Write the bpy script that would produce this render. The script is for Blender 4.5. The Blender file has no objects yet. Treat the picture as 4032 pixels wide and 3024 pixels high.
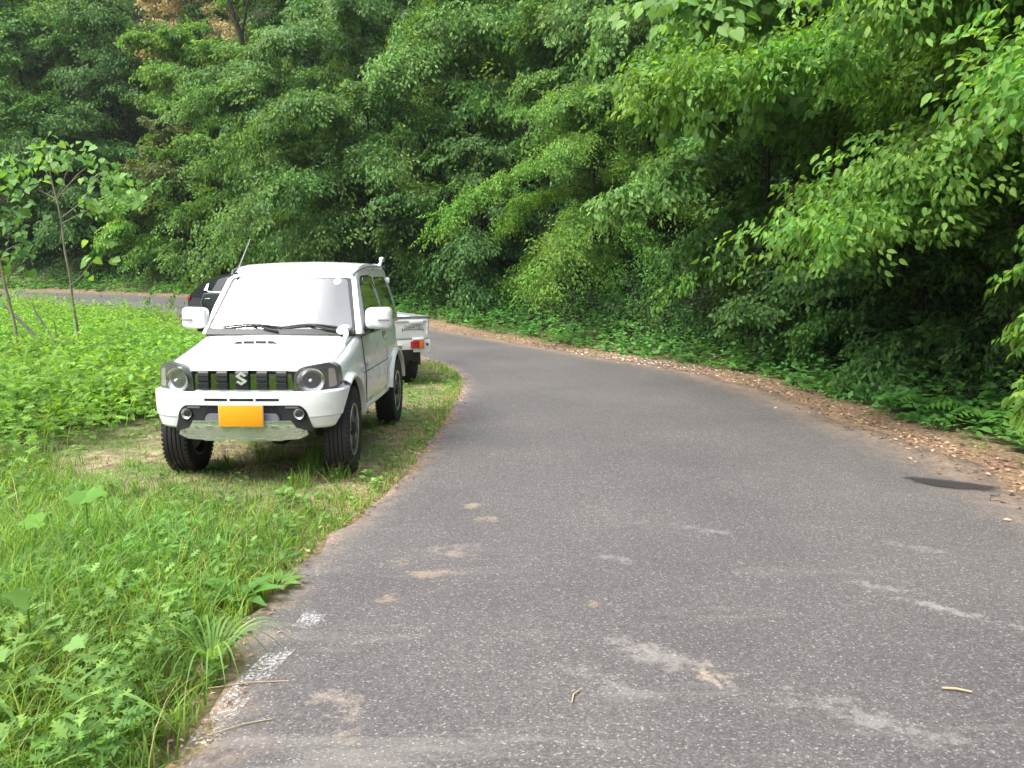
import bpy, bmesh, math, random
import numpy as np
from mathutils import Vector, Matrix
PI = math.pi
R = math.radians
random.seed(7)
rng = np.random.default_rng(11)
scn = bpy.context.scene
COL = scn.collection

# ------------------------------------------------------------------ helpers
def tag(o, label=None, cat=None, group=None, kind=None):
    if label: o['label'] = label
    if cat: o['category'] = cat
    if group: o['group'] = group
    if kind: o['kind'] = kind
    return o

def empty(name, loc=(0, 0, 0), rz=0, label=None, cat=None, group=None):
    o = bpy.data.objects.new(name, None)
    o.empty_display_size = .2
    COL.objects.link(o)
    o.location = loc
    o.rotation_euler = (0, 0, rz)
    return tag(o, label, cat, group)

def finish(name, me, mat, parent=None, angle=35):
    if mat: me.materials.append(mat)
    if angle is not None:
        for p in me.polygons: p.use_smooth = True
        if angle < 180: me.set_sharp_from_angle(angle=R(angle))
    o = bpy.data.objects.new(name, me)
    COL.objects.link(o)
    if parent: o.parent = parent
    return o

def from_bm(name, bm, mat, parent=None, angle=35, recalc=True):
    if recalc: bmesh.ops.recalc_face_normals(bm, faces=bm.faces)
    me = bpy.data.meshes.new(name)
    bm.to_mesh(me); bm.free()
    return finish(name, me, mat, parent, angle)

def from_np(name, V, F, mat, parent=None, smooth=False):
    """V (n,3) float; F (m,k) int, all faces with k corners."""
    me = bpy.data.meshes.new(name)
    V = np.ascontiguousarray(V, dtype=np.float32); F = np.ascontiguousarray(F, dtype=np.int32)
    n, (m, k) = len(V), F.shape
    me.vertices.add(n); me.vertices.foreach_set('co', V.ravel())
    me.loops.add(m * k); me.loops.foreach_set('vertex_index', F.ravel())
    me.polygons.add(m)
    me.polygons.foreach_set('loop_start', np.arange(0, m * k, k, dtype=np.int32))
    me.polygons.foreach_set('loop_total', np.full(m, k, dtype=np.int32))
    if smooth: me.polygons.foreach_set('use_smooth', np.ones(m, dtype=bool))
    me.update(calc_edges=True)
    if mat: me.materials.append(mat)
    o = bpy.data.objects.new(name, me)
    COL.objects.link(o)
    if parent: o.parent = parent
    return o

def bm_box(bm, c, s, bevel=0, seg=2, rot=None):
    r = bmesh.ops.create_cube(bm, size=1)
    vs = r['verts']
    M = Matrix.Translation(Vector(c)) @ (rot.to_4x4() if rot else Matrix()) @ Matrix.Diagonal((s[0], s[1], s[2], 1))
    bmesh.ops.transform(bm, matrix=M, verts=vs)
    if bevel:
        es = {e for v in vs for e in v.link_edges}
        bmesh.ops.bevel(bm, geom=list(es), offset=bevel, segments=seg, affect='EDGES', profile=.6)

def box(name, c, s, mat, parent=None, bevel=0, seg=2, rot=None, angle=35):
    bm = bmesh.new(); bm_box(bm, c, s, bevel, seg, rot)
    return from_bm(name, bm, mat, parent, angle)

def bm_tube(bm, pts, rad, n=8, cap=True):
    pts = [Vector(p) for p in pts]
    if not hasattr(rad, '__len__'): rad = [rad] * len(pts)
    rings = []
    up = Vector((0, 0, 1)); side = None
    for i, p in enumerate(pts):
        d = (pts[min(i + 1, len(pts) - 1)] - pts[max(i - 1, 0)]).normalized()
        if side is None:
            side = d.cross(up if abs(d.z) < .95 else Vector((1, 0, 0))).normalized()
        else:
            side = (side - d * side.dot(d)).normalized()
        b = d.cross(side)
        rings.append([bm.verts.new(p + (side * math.cos(2 * PI * k / n) + b * math.sin(2 * PI * k / n)) * rad[i]) for k in range(n)])
    for a, b in zip(rings, rings[1:]):
        for k in range(n): bm.faces.new((a[k], a[(k + 1) % n], b[(k + 1) % n], b[k]))
    if cap:
        bm.faces.new(rings[0][::-1]); bm.faces.new(rings[-1])

def tube(name, pts, rad, mat, parent=None, n=8):
    bm = bmesh.new(); bm_tube(bm, pts, rad, n)
    return from_bm(name, bm, mat, parent, 60)

def bm_lathe_x(bm, prof, n=40, c=(0, 0, 0), a0=0, a1=2 * PI, close=False):
    """prof: list of (x, r) turned about the x axis."""
    full = abs(a1 - a0 - 2 * PI) < 1e-6
    m = n if full else n + 1
    cols = []
    for k in range(m):
        a = a0 + (a1 - a0) * k / n
        cols.append([bm.verts.new((c[0] + x, c[1] + r * math.cos(a), c[2] + r * math.sin(a))) for x, r in prof])
    L = len(prof)
    for k in range(n):
        A, B = cols[k], cols[(k + 1) % m]
        for i in range(L if close else L - 1):
            j = (i + 1) % L
            bm.faces.new((A[i], A[j], B[j], B[i]))
    return cols

def lathe_x(name, prof, mat, parent=None, n=40, c=(0, 0, 0), close=False, a0=0, a1=2 * PI, angle=35):
    bm = bmesh.new(); bm_lathe_x(bm, prof, n, c, a0, a1, close)
    return from_bm(name, bm, mat, parent, angle)

def round_poly(P, r, n=4):
    out = []
    N = len(P)
    for i in range(N):
        a, b, c = Vector(P[i - 1]), Vector(P[i]), Vector(P[(i + 1) % N])
        rr = r[i] if hasattr(r, '__len__') else r
        d1, d2 = (a - b), (c - b)
        q = min(rr, d1.length * .45, d2.length * .45)
        p1, p2 = b + d1.normalized() * q, b + d2.normalized() * q
        for k in range(n + 1):
            t = k / n
            out.append(tuple(p1 * (1 - t) ** 2 + b * 2 * t * (1 - t) + p2 * t * t))
    return out

def bm_panel(bm, poly, mapf, off, thick, cuts=(), cutsv=()):
    """A polygon in (u,v), cut along u and v, mapped to 3D by mapf(u,v,offset), with thickness."""
    tmp = bmesh.new()
    tmp.faces.new([tmp.verts.new((p[0], p[1], 0)) for p in poly])
    for u in cuts:
        bmesh.ops.bisect_plane(tmp, geom=tmp.verts[:] + tmp.edges[:] + tmp.faces[:], plane_co=(u, 0, 0), plane_no=(1, 0, 0))
    for v in cutsv:
        bmesh.ops.bisect_plane(tmp, geom=tmp.verts[:] + tmp.edges[:] + tmp.faces[:], plane_co=(0, v, 0), plane_no=(0, 1, 0))
    tmp.verts.index_update()
    top = [bm.verts.new(mapf(v.co.x, v.co.y, off)) for v in tmp.verts]
    bot = [bm.verts.new(mapf(v.co.x, v.co.y, off - thick)) for v in tmp.verts]
    for f in tmp.faces:
        ix = [v.index for v in f.verts]
        bm.faces.new([top[i] for i in ix]); bm.faces.new([bot[i] for i in ix[::-1]])
    for e in tmp.edges:
        if len(e.link_faces) == 1:
            a, b = (v.index for v in e.verts)
            bm.faces.new((top[a], top[b], bot[b], bot[a]))
    tmp.free()

def panel(name, poly, mapf, off, thick, mat, parent=None, cuts=(), cutsv=(), angle=35):
    bm = bmesh.new(); bm_panel(bm, poly, mapf, off, thick, cuts, cutsv)
    return from_bm(name, bm, mat, parent, angle)

def lin(a, b, n): return [a + (b - a) * i / (n - 1) for i in range(n)]

def boolean(o, bm_cut):
    me = bpy.data.meshes.new('cut'); bmesh.ops.recalc_face_normals(bm_cut, faces=bm_cut.faces)
    bm_cut.to_mesh(me); bm_cut.free()
    c = bpy.data.objects.new('cut', me); COL.objects.link(c)
    par = o.parent; o.parent = None
    m = o.modifiers.new('b', 'BOOLEAN'); m.operation = 'DIFFERENCE'; m.object = c; m.solver = 'EXACT'
    bpy.context.view_layer.update()
    new = bpy.data.meshes.new_from_object(o.evaluated_get(bpy.context.evaluated_depsgraph_get()))
    o.modifiers.clear(); old = o.data; o.data = new
    bpy.data.objects.remove(c); o.parent = par
    for p in new.polygons: p.use_smooth = True
    new.set_sharp_from_angle(angle=R(30))
    return o

# ------------------------------------------------------------------ materials
class NT:
    def __init__(s, name):
        s.m = bpy.data.materials.new(name); s.m.use_nodes = True
        s.t = s.m.node_tree; s.t.nodes.clear()
        s.out = s.t.nodes.new('ShaderNodeOutputMaterial')
    def n(s, typ, **kw):
        nd = s.t.nodes.new('ShaderNode' + typ)
        for k, v in kw.items():
            if k.startswith('i_'):
                key = k[2:].replace('_', ' ')
                nd.inputs[int(key) if key.isdigit() else key].default_value = v
            else: setattr(nd, k, v)
        return nd
    def l(s, a, b): s.t.links.new(a, b)
    def ramp(s, fac, stops, interp='LINEAR'):
        r = s.n('ValToRGB'); r.color_ramp.interpolation = interp
        el = r.color_ramp.elements
        while len(el) < len(stops): el.new(.5)
        for e, (p, c) in zip(el, stops):
            e.position = p; e.color = (*c, 1) if len(c) == 3 else c
        if fac is not None: s.l(fac, r.inputs[0])
        return r.outputs[0]
    def noise(s, scale, detail=4, vec=None, rough=.55, dist=0):
        nd = s.n('TexNoise'); nd.inputs['Scale'].default_value = scale; nd.inputs['Detail'].default_value = detail
        nd.inputs['Roughness'].default_value = rough; nd.inputs['Distortion'].default_value = dist
        if vec is not None: s.l(vec, nd.inputs['Vector'])
        return nd.outputs[0]
    def mix(s, fac, a, b, typ='MIX'):
        m = s.n('Mix', data_type='RGBA', blend_type=typ)
        for sock, v in ((m.inputs[0], fac), (m.inputs[6], a), (m.inputs[7], b)):
            if hasattr(v, 'node'): s.l(v, sock)
            elif hasattr(v, '__len__'): sock.default_value = (*v, 1) if len(v) == 3 else v
            else: sock.default_value = v
        return m.outputs[2]
    def math(s, op, a, b=0., clamp=False):
        m = s.n('Math', operation=op, use_clamp=clamp)
        for sock, v in ((m.inputs[0], a), (m.inputs[1], b)):
            if hasattr(v, 'node'): s.l(v, sock)
            else: sock.default_value = v
        return m.outputs[0]
    def bsdf(s, col, rough=.5, metal=0, spec=.5, coat=0, bump=None, bstr=.3, bdist=.01, ior=None):
        b = s.n('BsdfPrincipled')
        for key, v in (('Base Color', col), ('Roughness', rough), ('Metallic', metal), ('Specular IOR Level', spec), ('Coat Weight', coat)):
            if hasattr(v, 'node'): s.l(v, b.inputs[key])
            elif hasattr(v, '__len__'): b.inputs[key].default_value = (*v, 1)
            else: b.inputs[key].default_value = v
        if ior: b.inputs['IOR'].default_value = ior
        b.inputs['Coat Roughness'].default_value = .04
        if bump is not None:
            bp = s.n('Bump'); bp.inputs['Strength'].default_value = bstr; bp.inputs['Distance'].default_value = bdist
            s.l(bump, bp.inputs['Height']); s.l(bp.outputs[0], b.inputs['Normal'])
        return b
    def done(s, sh): s.l(sh if not hasattr(sh, 'outputs') else sh.outputs[0], s.out.inputs[0]); return s.m

def simple(name, col, rough=.5, metal=0, spec=.5, coat=0, var=.06, scale=8, ior=None):
    t = NT(name)
    nz = t.noise(scale, 3)
    c = t.ramp(nz, [(.3, tuple(x * (1 - var) for x in col)), (.7, tuple(min(1, x * (1 + var)) for x in col))])
    r = t.ramp(nz, [(.3, (rough * .9,) * 3), (.7, (min(1, rough * 1.15),) * 3)])
    return t.done(t.bsdf(c, r, metal, spec, coat, ior=ior))

def leafmat(name, cols, transl=.4, tcol=None, rough=.55, spec=.18):
    """cols: darkest, middle, brightest leaf colour; each leaf takes its own."""
    t = NT(name)
    g = t.n('NewGeometry'); oi = t.n('ObjectInfo')
    c = t.ramp(g.outputs['Random Per Island'], [(0, cols[0]), (.5, cols[1]), (1, cols[2])])
    hs = t.n('HueSaturation'); t.l(c, hs.inputs['Color'])
    big = t.noise(.55, 3, t.n('NewGeometry').outputs['Position'])
    t.l(t.math('ADD', t.math('MULTIPLY', big, .09), .45), hs.inputs['Hue'])
    t.l(t.math('MULTIPLY', t.math('ADD', t.math('MULTIPLY', oi.outputs['Random'], .3), .85), t.math('ADD', t.math('MULTIPLY', t.noise(1.7, 3, g.outputs['Position']), 1.1), .45)), hs.inputs['Value'])
    b = t.bsdf(hs.outputs[0], rough, 0, spec)
    tr = t.n('BsdfTranslucent')
    t.l(t.mix(1, hs.outputs[0], tcol or (1.6, 1.5, .55), 'MULTIPLY'), tr.inputs[0])
    mx = t.n('MixShader'); mx.inputs[0].default_value = transl
    t.l(b.outputs[0], mx.inputs[1]); t.l(tr.outputs[0], mx.inputs[2])
    return t.done(mx)

M = {}
M['paint'] = simple('white_paint', (.78, .80, .79), .28, spec=.5, coat=.6, var=.015, scale=3)
M['truck_paint'] = simple('truck_white_paint', (.74, .75, .74), .35, coat=.3, var=.03, scale=5)
M['dark_paint'] = simple('dark_green_black_paint', (.008, .012, .011), .3, spec=.3, coat=.25, var=.1)
M['black'] = simple('black_plastic', (.012, .013, .014), .5, var=.2, scale=30)
M['rubber'] = simple('tyre_rubber', (.016, .016, .017), .75, var=.25, scale=25)
M['flap'] = simple('mud_flap_rubber', (.05, .053, .056), .7, var=.15, scale=12)
M['seam'] = simple('panel_gap', (.10, .11, .11), .8)
M['chrome'] = simple('chrome', (.82, .84, .85), .06, 1, var=.02)
M['gunmetal'] = simple('gunmetal', (.15, .155, .16), .3, .85, var=.1)
M['alu'] = simple('bright_metal', (.6, .61, .62), .28, .9, var=.08, scale=20)
M['steel'] = simple('worn_steel', (.35, .36, .37), .45, .8, var=.2, scale=20)
M['greybar'] = simple('grey_plastic', (.16, .16, .18), .5)
M['hl_black'] = simple('lamp_housing', (.10, .105, .112), .3, .3, coat=.3)
M['amber_clear'] = simple('clear_orange_lens', (.40, .36, .345), .2, coat=.4)
M['red_lens'] = simple('red_lens', (.34, .015, .015), .15, coat=.8)
M['orange_lens'] = simple('orange_lens', (.62, .14, .02), .15, coat=.8)
M['plate'] = simple('yellow_plate', (.80, .33, .008), .4, var=.01)
M['platew'] = simple('plate_rim', (.6, .6, .5), .35, .3)
M['sticker'] = simple('sticker', (.85, .85, .86), .5)
M['red_text'] = simple('sticker_red', (.75, .32, .35), .5)
M['text'] = simple('dark_letters', (.06, .075, .08), .5)
M['olive'] = simple('olive_reflector', (.22, .21, .13), .3)
M['cargo'] = simple('pale_cloth', (.5, .52, .5), .8)
M['wsglass'] = simple('windscreen_glass', (.16, .21, .23), .035, spec=1, coat=1, var=.3, scale=2.2, ior=1.75)
M['glass'] = simple('dark_window_glass', (.012, .017, .018), .05, spec=.6, coat=.3, var=.3, scale=3)

def t_cover(fac=.10, tint=(1, 1, 1)):
    t = NT('clear_cover'); tr = t.n('BsdfTransparent'); tr.inputs[0].default_value = (*tint, 1); gl = t.n('BsdfGlossy'); gl.inputs['Roughness'].default_value = .03
    lw = t.n('LayerWeight', i_Blend=.25); f = t.math('ADD', t.math('MULTIPLY', lw.outputs['Facing'], .35), fac, True)
    mx = t.n('MixShader'); t.l(f, mx.inputs[0]); t.l(tr.outputs[0], mx.inputs[1]); t.l(gl.outputs[0], mx.inputs[2])
    return t.done(mx)
M['cover'] = t_cover(.05)
M['wsglass'] = t_cover(.17, (.82, .88, .88))

def t_bark(name, a, b):
    t = NT(name); tc = t.n('TexCoord'); mp = t.n('Mapping'); mp.inputs['Scale'].default_value = (12, 12, 2.5)
    t.l(tc.outputs['Object'], mp.inputs[0])
    nz = t.noise(1.5, 6, mp.outputs[0])
    return t.done(t.bsdf(t.ramp(nz, [(.3, a), (.7, b)]), .85, spec=.2, bump=nz, bstr=.6, bdist=.02))
M['bark'] = t_bark('bark', (.018, .016, .012), (.055, .05, .04))
M['bark_pale'] = t_bark('pale_sapling_bark', (.13, .11, .075), (.28, .25, .18))
M['bark_grey'] = t_bark('grey_bark', (.10, .10, .09), (.22, .22, .20))

M['lf_mid'] = leafmat('leaf_mid_green', [(.05, .125, .03), (.09, .205, .046), (.175, .32, .075)], .36)
M['lf_deep'] = leafmat('leaf_deep_green', [(.032, .09, .024), (.06, .15, .036), (.115, .235, .055)], .3)
M['lf_bright'] = leafmat('leaf_bright_green', [(.065, .16, .025), (.11, .245, .038), (.2, .36, .06)], .38)
M['lf_yellow'] = leafmat('leaf_yellow_green', [(.075, .19, .035), (.13, .30, .052), (.25, .43, .095)], .46)
M['lf_pale'] = leafmat('leaf_pale_green', [(.06, .14, .04), (.095, .21, .055), (.16, .30, .08)], .34)
M['lf_bigpale'] = leafmat('leaf_large_pale', [(.11, .24, .07), (.16, .33, .09), (.24, .42, .13)], .45)
M['lf_olive'] = leafmat('leaf_olive_brown', [(.05, .085, .025), (.09, .13, .035), (.15, .17, .05)], .3)
M['lf_tan'] = leafmat('leaf_tan', [(.35, .28, .12), (.48, .39, .19), (.6, .52, .28)], .3, (1, 1, .8))
M['weed'] = leafmat('weed_leaf', [(.08, .185, .032), (.135, .275, .045), (.22, .39, .075)], .45)
M['mugwort'] = leafmat('mugwort_leaf', [(.075, .17, .04), (.12, .25, .055), (.20, .35, .08)], .4)
M['grass'] = leafmat('grass_blade', [(.08, .18, .03), (.14, .28, .045), (.28, .40, .11)], .45)
M['grass_dry'] = leafmat('dry_grass_blade', [(.16, .17, .04), (.28, .25, .08), (.48, .41, .19)], .3, (1, 1, .7))
M['ugrowth'] = leafmat('undergrowth_leaf', [(.06, .18, .045), (.10, .26, .065), (.16, .36, .10)], .45)
M['fern'] = leafmat('fern_frond', [(.05, .16, .025), (.08, .22, .035), (.12, .28, .05)], .4)
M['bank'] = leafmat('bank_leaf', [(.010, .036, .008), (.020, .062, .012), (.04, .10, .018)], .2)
M['litter'] = leafmat('dead_leaf', [(.12, .065, .04), (.29, .18, .115), (.55, .41, .30)], .1, (1, .9, .7), .8)
M['petal'] = leafmat('fallen_petal', [(.6, .55, .48), (.75, .72, .66), (.85, .83, .8)], .2, (1, 1, 1), .6)

# ------------------------------------------------------------------ the land
CAR = (-2.0, 6.659); CAR_YAW = R(-1.108)
LEFT = np.array([(-.9, -30), (-1.15, -4), (-1.07, 2.5), (-1.14, 3.1), (-1.2, 3.6), (-1.15, 4.3), (-1.12, 4.9), (-.98, 5.3), (-.87, 6.), (-.8, 6.9), (-.7, 8.6),
                 (-.66, 11), (-.72, 12.4), (-.95, 13.6), (-1.35, 14.8), (-2.2, 16.3), (-4, 18.7), (-6.5, 21.2), (-9.3, 23.4), (-13, 25.7), (-18, 27.8), (-30, 31), (-60, 36)])
RIGHT = np.array([(3.0, -30), (3.2, -4), (3.6, 3), (3.76, 5.8), (3.82, 6.8), (3.75, 7.5), (3.6, 8.6), (3.48, 10.4), (3.28, 11.9), (2.9, 13.3), (1.7, 15.5), (0, 18.4),
                  (-1.6, 20.6), (-3.0, 22.6), (-5.6, 25.4), (-9, 28.2), (-11.5, 29.8), (-18.6, 32.2), (-30, 35), (-60, 40)])

def smooth_line(P, step=.35):
    P = np.asarray(P, float)
    t = np.concatenate([[0], np.cumsum(np.hypot(*np.diff(P, axis=0).T))])
    out = []
    for k in range(len(P) - 1):
        p0 = P[max(k - 1, 0)]; p1 = P[k]; p2 = P[k + 1]; p3 = P[min(k + 2, len(P) - 1)]
        n = max(2, int((t[k + 1] - t[k]) / step))
        for u in np.linspace(0, 1, n, endpoint=False):
            out.append(.5 * ((2 * p1) + (p2 - p0) * u + (2 * p0 - 5 * p1 + 4 * p2 - p3) * u * u + (3 * p1 - p0 - 3 * p2 + p3) * u ** 3))
    out.append(P[-1])
    return np.array(out)
LS, RS = smooth_line(LEFT), smooth_line(RIGHT)

def sdist(line, X, Y):
    """signed distance to a polyline: positive on the right-hand side when walking along it."""
    shp = np.shape(X); p = np.stack([np.ravel(X), np.ravel(Y)], 1).astype(float)
    best = np.full(len(p), 1e9); sg = np.ones(len(p))
    for a, b in zip(line, line[1:]):
        d = b - a; L2 = d @ d
        q = p - a
        u = np.clip((q @ d) / L2, 0, 1)
        r = q - u[:, None] * d
        dd = np.hypot(r[:, 0], r[:, 1])
        s = np.where(q[:, 0] * d[1] - q[:, 1] * d[0] > 0, 1., -1.)
        m = dd < best - 1e-9
        best[m] = dd[m]; sg[m] = s[m]
    return (best * sg).reshape(shp)

def base_z(Y):
    Y = np.asarray(Y, float)
    return np.where(Y < 15, 0, np.where(Y < 21, .06 * (Y - 15) ** 2 / 12, .06 * (np.minimum(Y, 120) - 18)))

_ph = rng.uniform(0, 6.28, (10, 3))
def wob(X, Y, f=1., k0=0):
    z = 0
    for i in range(k0, k0 + 4):
        a = _ph[i % 10]
        ff = f * (1 + .7 * (i - k0))
        z = z + np.sin(X * ff * math.cos(a[2]) + Y * ff * math.sin(a[2]) + a[0]) * np.cos(Y * ff * .8 * math.cos(a[1]) - X * ff * .6 + a[1]) / (1 + .6 * (i - k0))
    return z / 2.2

RC = smooth_line(RIGHT, 1.2)
def land_z(X, Y):
    X = np.asarray(X, float); Y = np.asarray(Y, float)
    s = sdist(RC, X, Y)
    z = base_z(Y)
    h = np.clip(s - 1.35, 0, None)
    hill = np.where(h < 1.5, .5 * h * h / 1.5 * .85, .85 * (h - .75))
    hill = np.where(hill > 20, 20 + (hill - 20) * .25, hill)
    hill = hill * (1 + .12 * wob(X, Y, .25)) 
    z = z + hill
    l = -sdist(LS[::4], X, Y)
    z = z + np.where((s < .5) & (l > .6), .05 * wob(X, Y, 1.3, 3) * np.clip(l - .6, 0, 1), 0)
    return z

def axis(lo, d0, d1, hi, step):
    a = list(np.arange(d0, d1 + 1e-6, step)); s = step; v = d1
    while v < hi: s *= 1.25; v += s; a.append(v)
    s = step; v = d0
    while v > lo: s *= 1.25; v -= s; a.insert(0, v)
    return np.array(a)
gx, gy = axis(-450, -14, 9, 450, .25), axis(-300, 1, 26, 500, .25)
GX, GY = np.meshgrid(gx, gy)
GZ = land_z(GX, GY)
nx, ny = len(gx), len(gy)
idx = np.arange(nx * ny).reshape(ny, nx)
GF = np.stack([idx[:-1, :-1], idx[:-1, 1:], idx[1:, 1:], idx[1:, :-1]], -1).reshape(-1, 4)
sR = sdist(RC, GX, GY); sL = sdist(LS[::3], GX, GY)   # sL<0: left of the road
def in_poly(poly, X, Y):
    c = np.zeros(np.shape(X), bool); n = len(poly)
    for i in range(n):
        x0, y0 = poly[i - 1]; x1, y1 = poly[i]
        with np.errstate(divide='ignore', invalid='ignore'):
            c ^= ((y0 > Y) != (y1 > Y)) & (X < (x1 - x0) * (Y - y0) / (y1 - y0 + 1e-12) + x0)
    return c
PARK = [(-3.9, 6.45), (-3.1, 5.75), (-2.2, 5.45), (-.7, 5.25), (-.4, 8), (-.4, 12.5), (-.8, 14.6), (-3.2, 15.5), (-3.5, 11), (-3.75, 8.6), (-4.1, 7.3)]
def soft_in(poly, X, Y, w=.45):
    P = np.array(list(poly) + [poly[0]])
    d = np.abs(sdist(P, X, Y))
    return np.clip(np.where(in_poly(poly, X, Y), .5 + d / w / 2, .5 - d / w / 2), 0, 1)

def t_ground():
    t = NT('ground_soil')
    at = t.n('VertexColor', layer_name='zone'); sp = t.n('SeparateColor'); t.l(at.outputs[0], sp.inputs[0])
    tc = t.n('TexCoord'); P = tc.outputs['Object']
    big = t.noise(1.1, 5, P); fine = t.noise(22, 6, P, .7); mid = t.noise(5.5, 5, P, .65, .4)
    soil = t.ramp(fine, [(.25, (.07, .05, .032)), (.5, (.15, .112, .075)), (.75, (.30, .24, .165))])
    straw = t.ramp(fine, [(.3, (.17, .15, .07)), (.7, (.42, .36, .21))])
    green = t.ramp(fine, [(.3, (.04, .085, .016)), (.7, (.12, .19, .045))])
    park = t.mix(t.ramp(mid, [(.42, (0, 0, 0)), (.62, (1, 1, 1))]), soil, straw)
    park = t.mix(t.ramp(big, [(.45, (0, 0, 0)), (.6, (.8, .8, .8))]), park, green)
    base = t.mix(.5, green, soil)
    lit = t.ramp(fine, [(.3, (.08, .05, .033)), (.5, (.24, .155, .10)), (.72, (.46, .34, .245))])
    mossy = t.mix(t.ramp(t.noise(2.2, 4, P), [(.56, (0, 0, 0)), (.64, (.75, .75, .75))]), lit, (.13, .15, .03))
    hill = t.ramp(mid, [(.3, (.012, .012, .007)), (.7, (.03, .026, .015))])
    c = t.mix(sp.outputs[0], base, park)
    c = t.mix(sp.outputs[1], c, mossy)
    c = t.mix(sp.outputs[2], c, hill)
    return t.done(t.bsdf(c, .9, spec=.2, bump=fine, bstr=.8, bdist=.03))
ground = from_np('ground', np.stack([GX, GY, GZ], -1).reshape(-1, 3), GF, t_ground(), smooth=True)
tag(ground, kind='structure')
zone = np.zeros((nx * ny, 4), np.float32); zone[:, 3] = 1
zone[:, 0] = soft_in(PARK, GX, GY).ravel()
zone[:, 1] = np.clip(1 - np.abs(sR - .25) / 1.0, 0, 1).ravel() ** .5
edge = np.clip(1 - np.abs(sL + .05) / .3, 0, 1).ravel()
zone[:, 1] = np.maximum(zone[:, 1], edge * .9)
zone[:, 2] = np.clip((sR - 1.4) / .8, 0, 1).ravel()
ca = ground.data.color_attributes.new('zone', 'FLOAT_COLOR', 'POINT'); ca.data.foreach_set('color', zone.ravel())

# road: cross-strips between the two edges, each strip a row of the sheet
def resample(P, n):
    t = np.concatenate([[0], np.cumsum(np.hypot(*np.diff(P, axis=0).T))]); u = np.linspace(0, t[-1], n)
    return np.stack([np.interp(u, t, P[:, 0]), np.interp(u, t, P[:, 1])], 1)
def seg(P, lo, hi): return P[(P[:, 1] >= lo) & (P[:, 1] <= hi)]
def road_sheet():
    rows = []
    cl = [(a, b) for a, b in ((0, 0),)]
    # pair edges piecewise so that the strips stay across the road
    brk = [(-30, -30), (2.5, 2.6), (6., 6.4), (11, 11.2), (14.8, 15.5), (18.7, 20.6), (23.4, 28.2), (27.8, 32.2), (36, 40)]
    for (l0, r0), (l1, r1) in zip(brk, brk[1:]):
        n = max(12, int(max(l1 - l0, r1 - r0) / .18)) if l0 > -20 else 60
        A = resample(seg(LS, l0 - .01, l1 + .2), n); B = resample(seg(RS, r0 - .01, r1 + .2), n)
        for i in range(n - 1): rows.append((A[i], B[i]))
    rows.append((A[-1], B[-1]))
    A = np.array([r[0] for r in rows]); B = np.array([r[1] for r in rows])
    k = np.arange(len(A))
    A = A + np.stack([.035 * np.sin(k * 1.7) + .03 * np.sin(k * .61 + 1) + rng.normal(0, .018, len(k)), 0 * k], 1)
    B = B + np.stack([.06 * np.sin(k * .8) + .05 * np.sin(k * .37 + 2) + rng.normal(0, .02, len(k)), 0 * k], 1)
    m = 17; u = np.linspace(0, 1, m)
    P = A[:, None, :] * (1 - u)[None, :, None] + B[:, None, :] * u[None, :, None]
    z = base_z(P[..., 1]) + .022 + .03 * (1 - (2 * u - 1) ** 2)[None, :]
    V = np.concatenate([P, z[..., None]], -1)
    # skirt down into the ground along both edges
    sk0 = V[:, :1].copy(); sk0[..., 0] -= .03; sk0[..., 2] -= .06
    sk1 = V[:, -1:].copy(); sk1[..., 0] += .05; sk1[..., 2] -= .06
    V = np.concatenate([sk0, V, sk1], 1)
    n, m = V.shape[:2]; ix = np.arange(n * m).reshape(n, m)
    F = np.stack([ix[:-1, :-1], ix[:-1, 1:], ix[1:, 1:], ix[1:, :-1]], -1).reshape(-1, 4)
    return V.reshape(-1, 3), F
def road_z(Y, u=0.5): return base_z(Y) + .022 + .03 * (1 - (2 * u - 1) ** 2)

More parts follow.
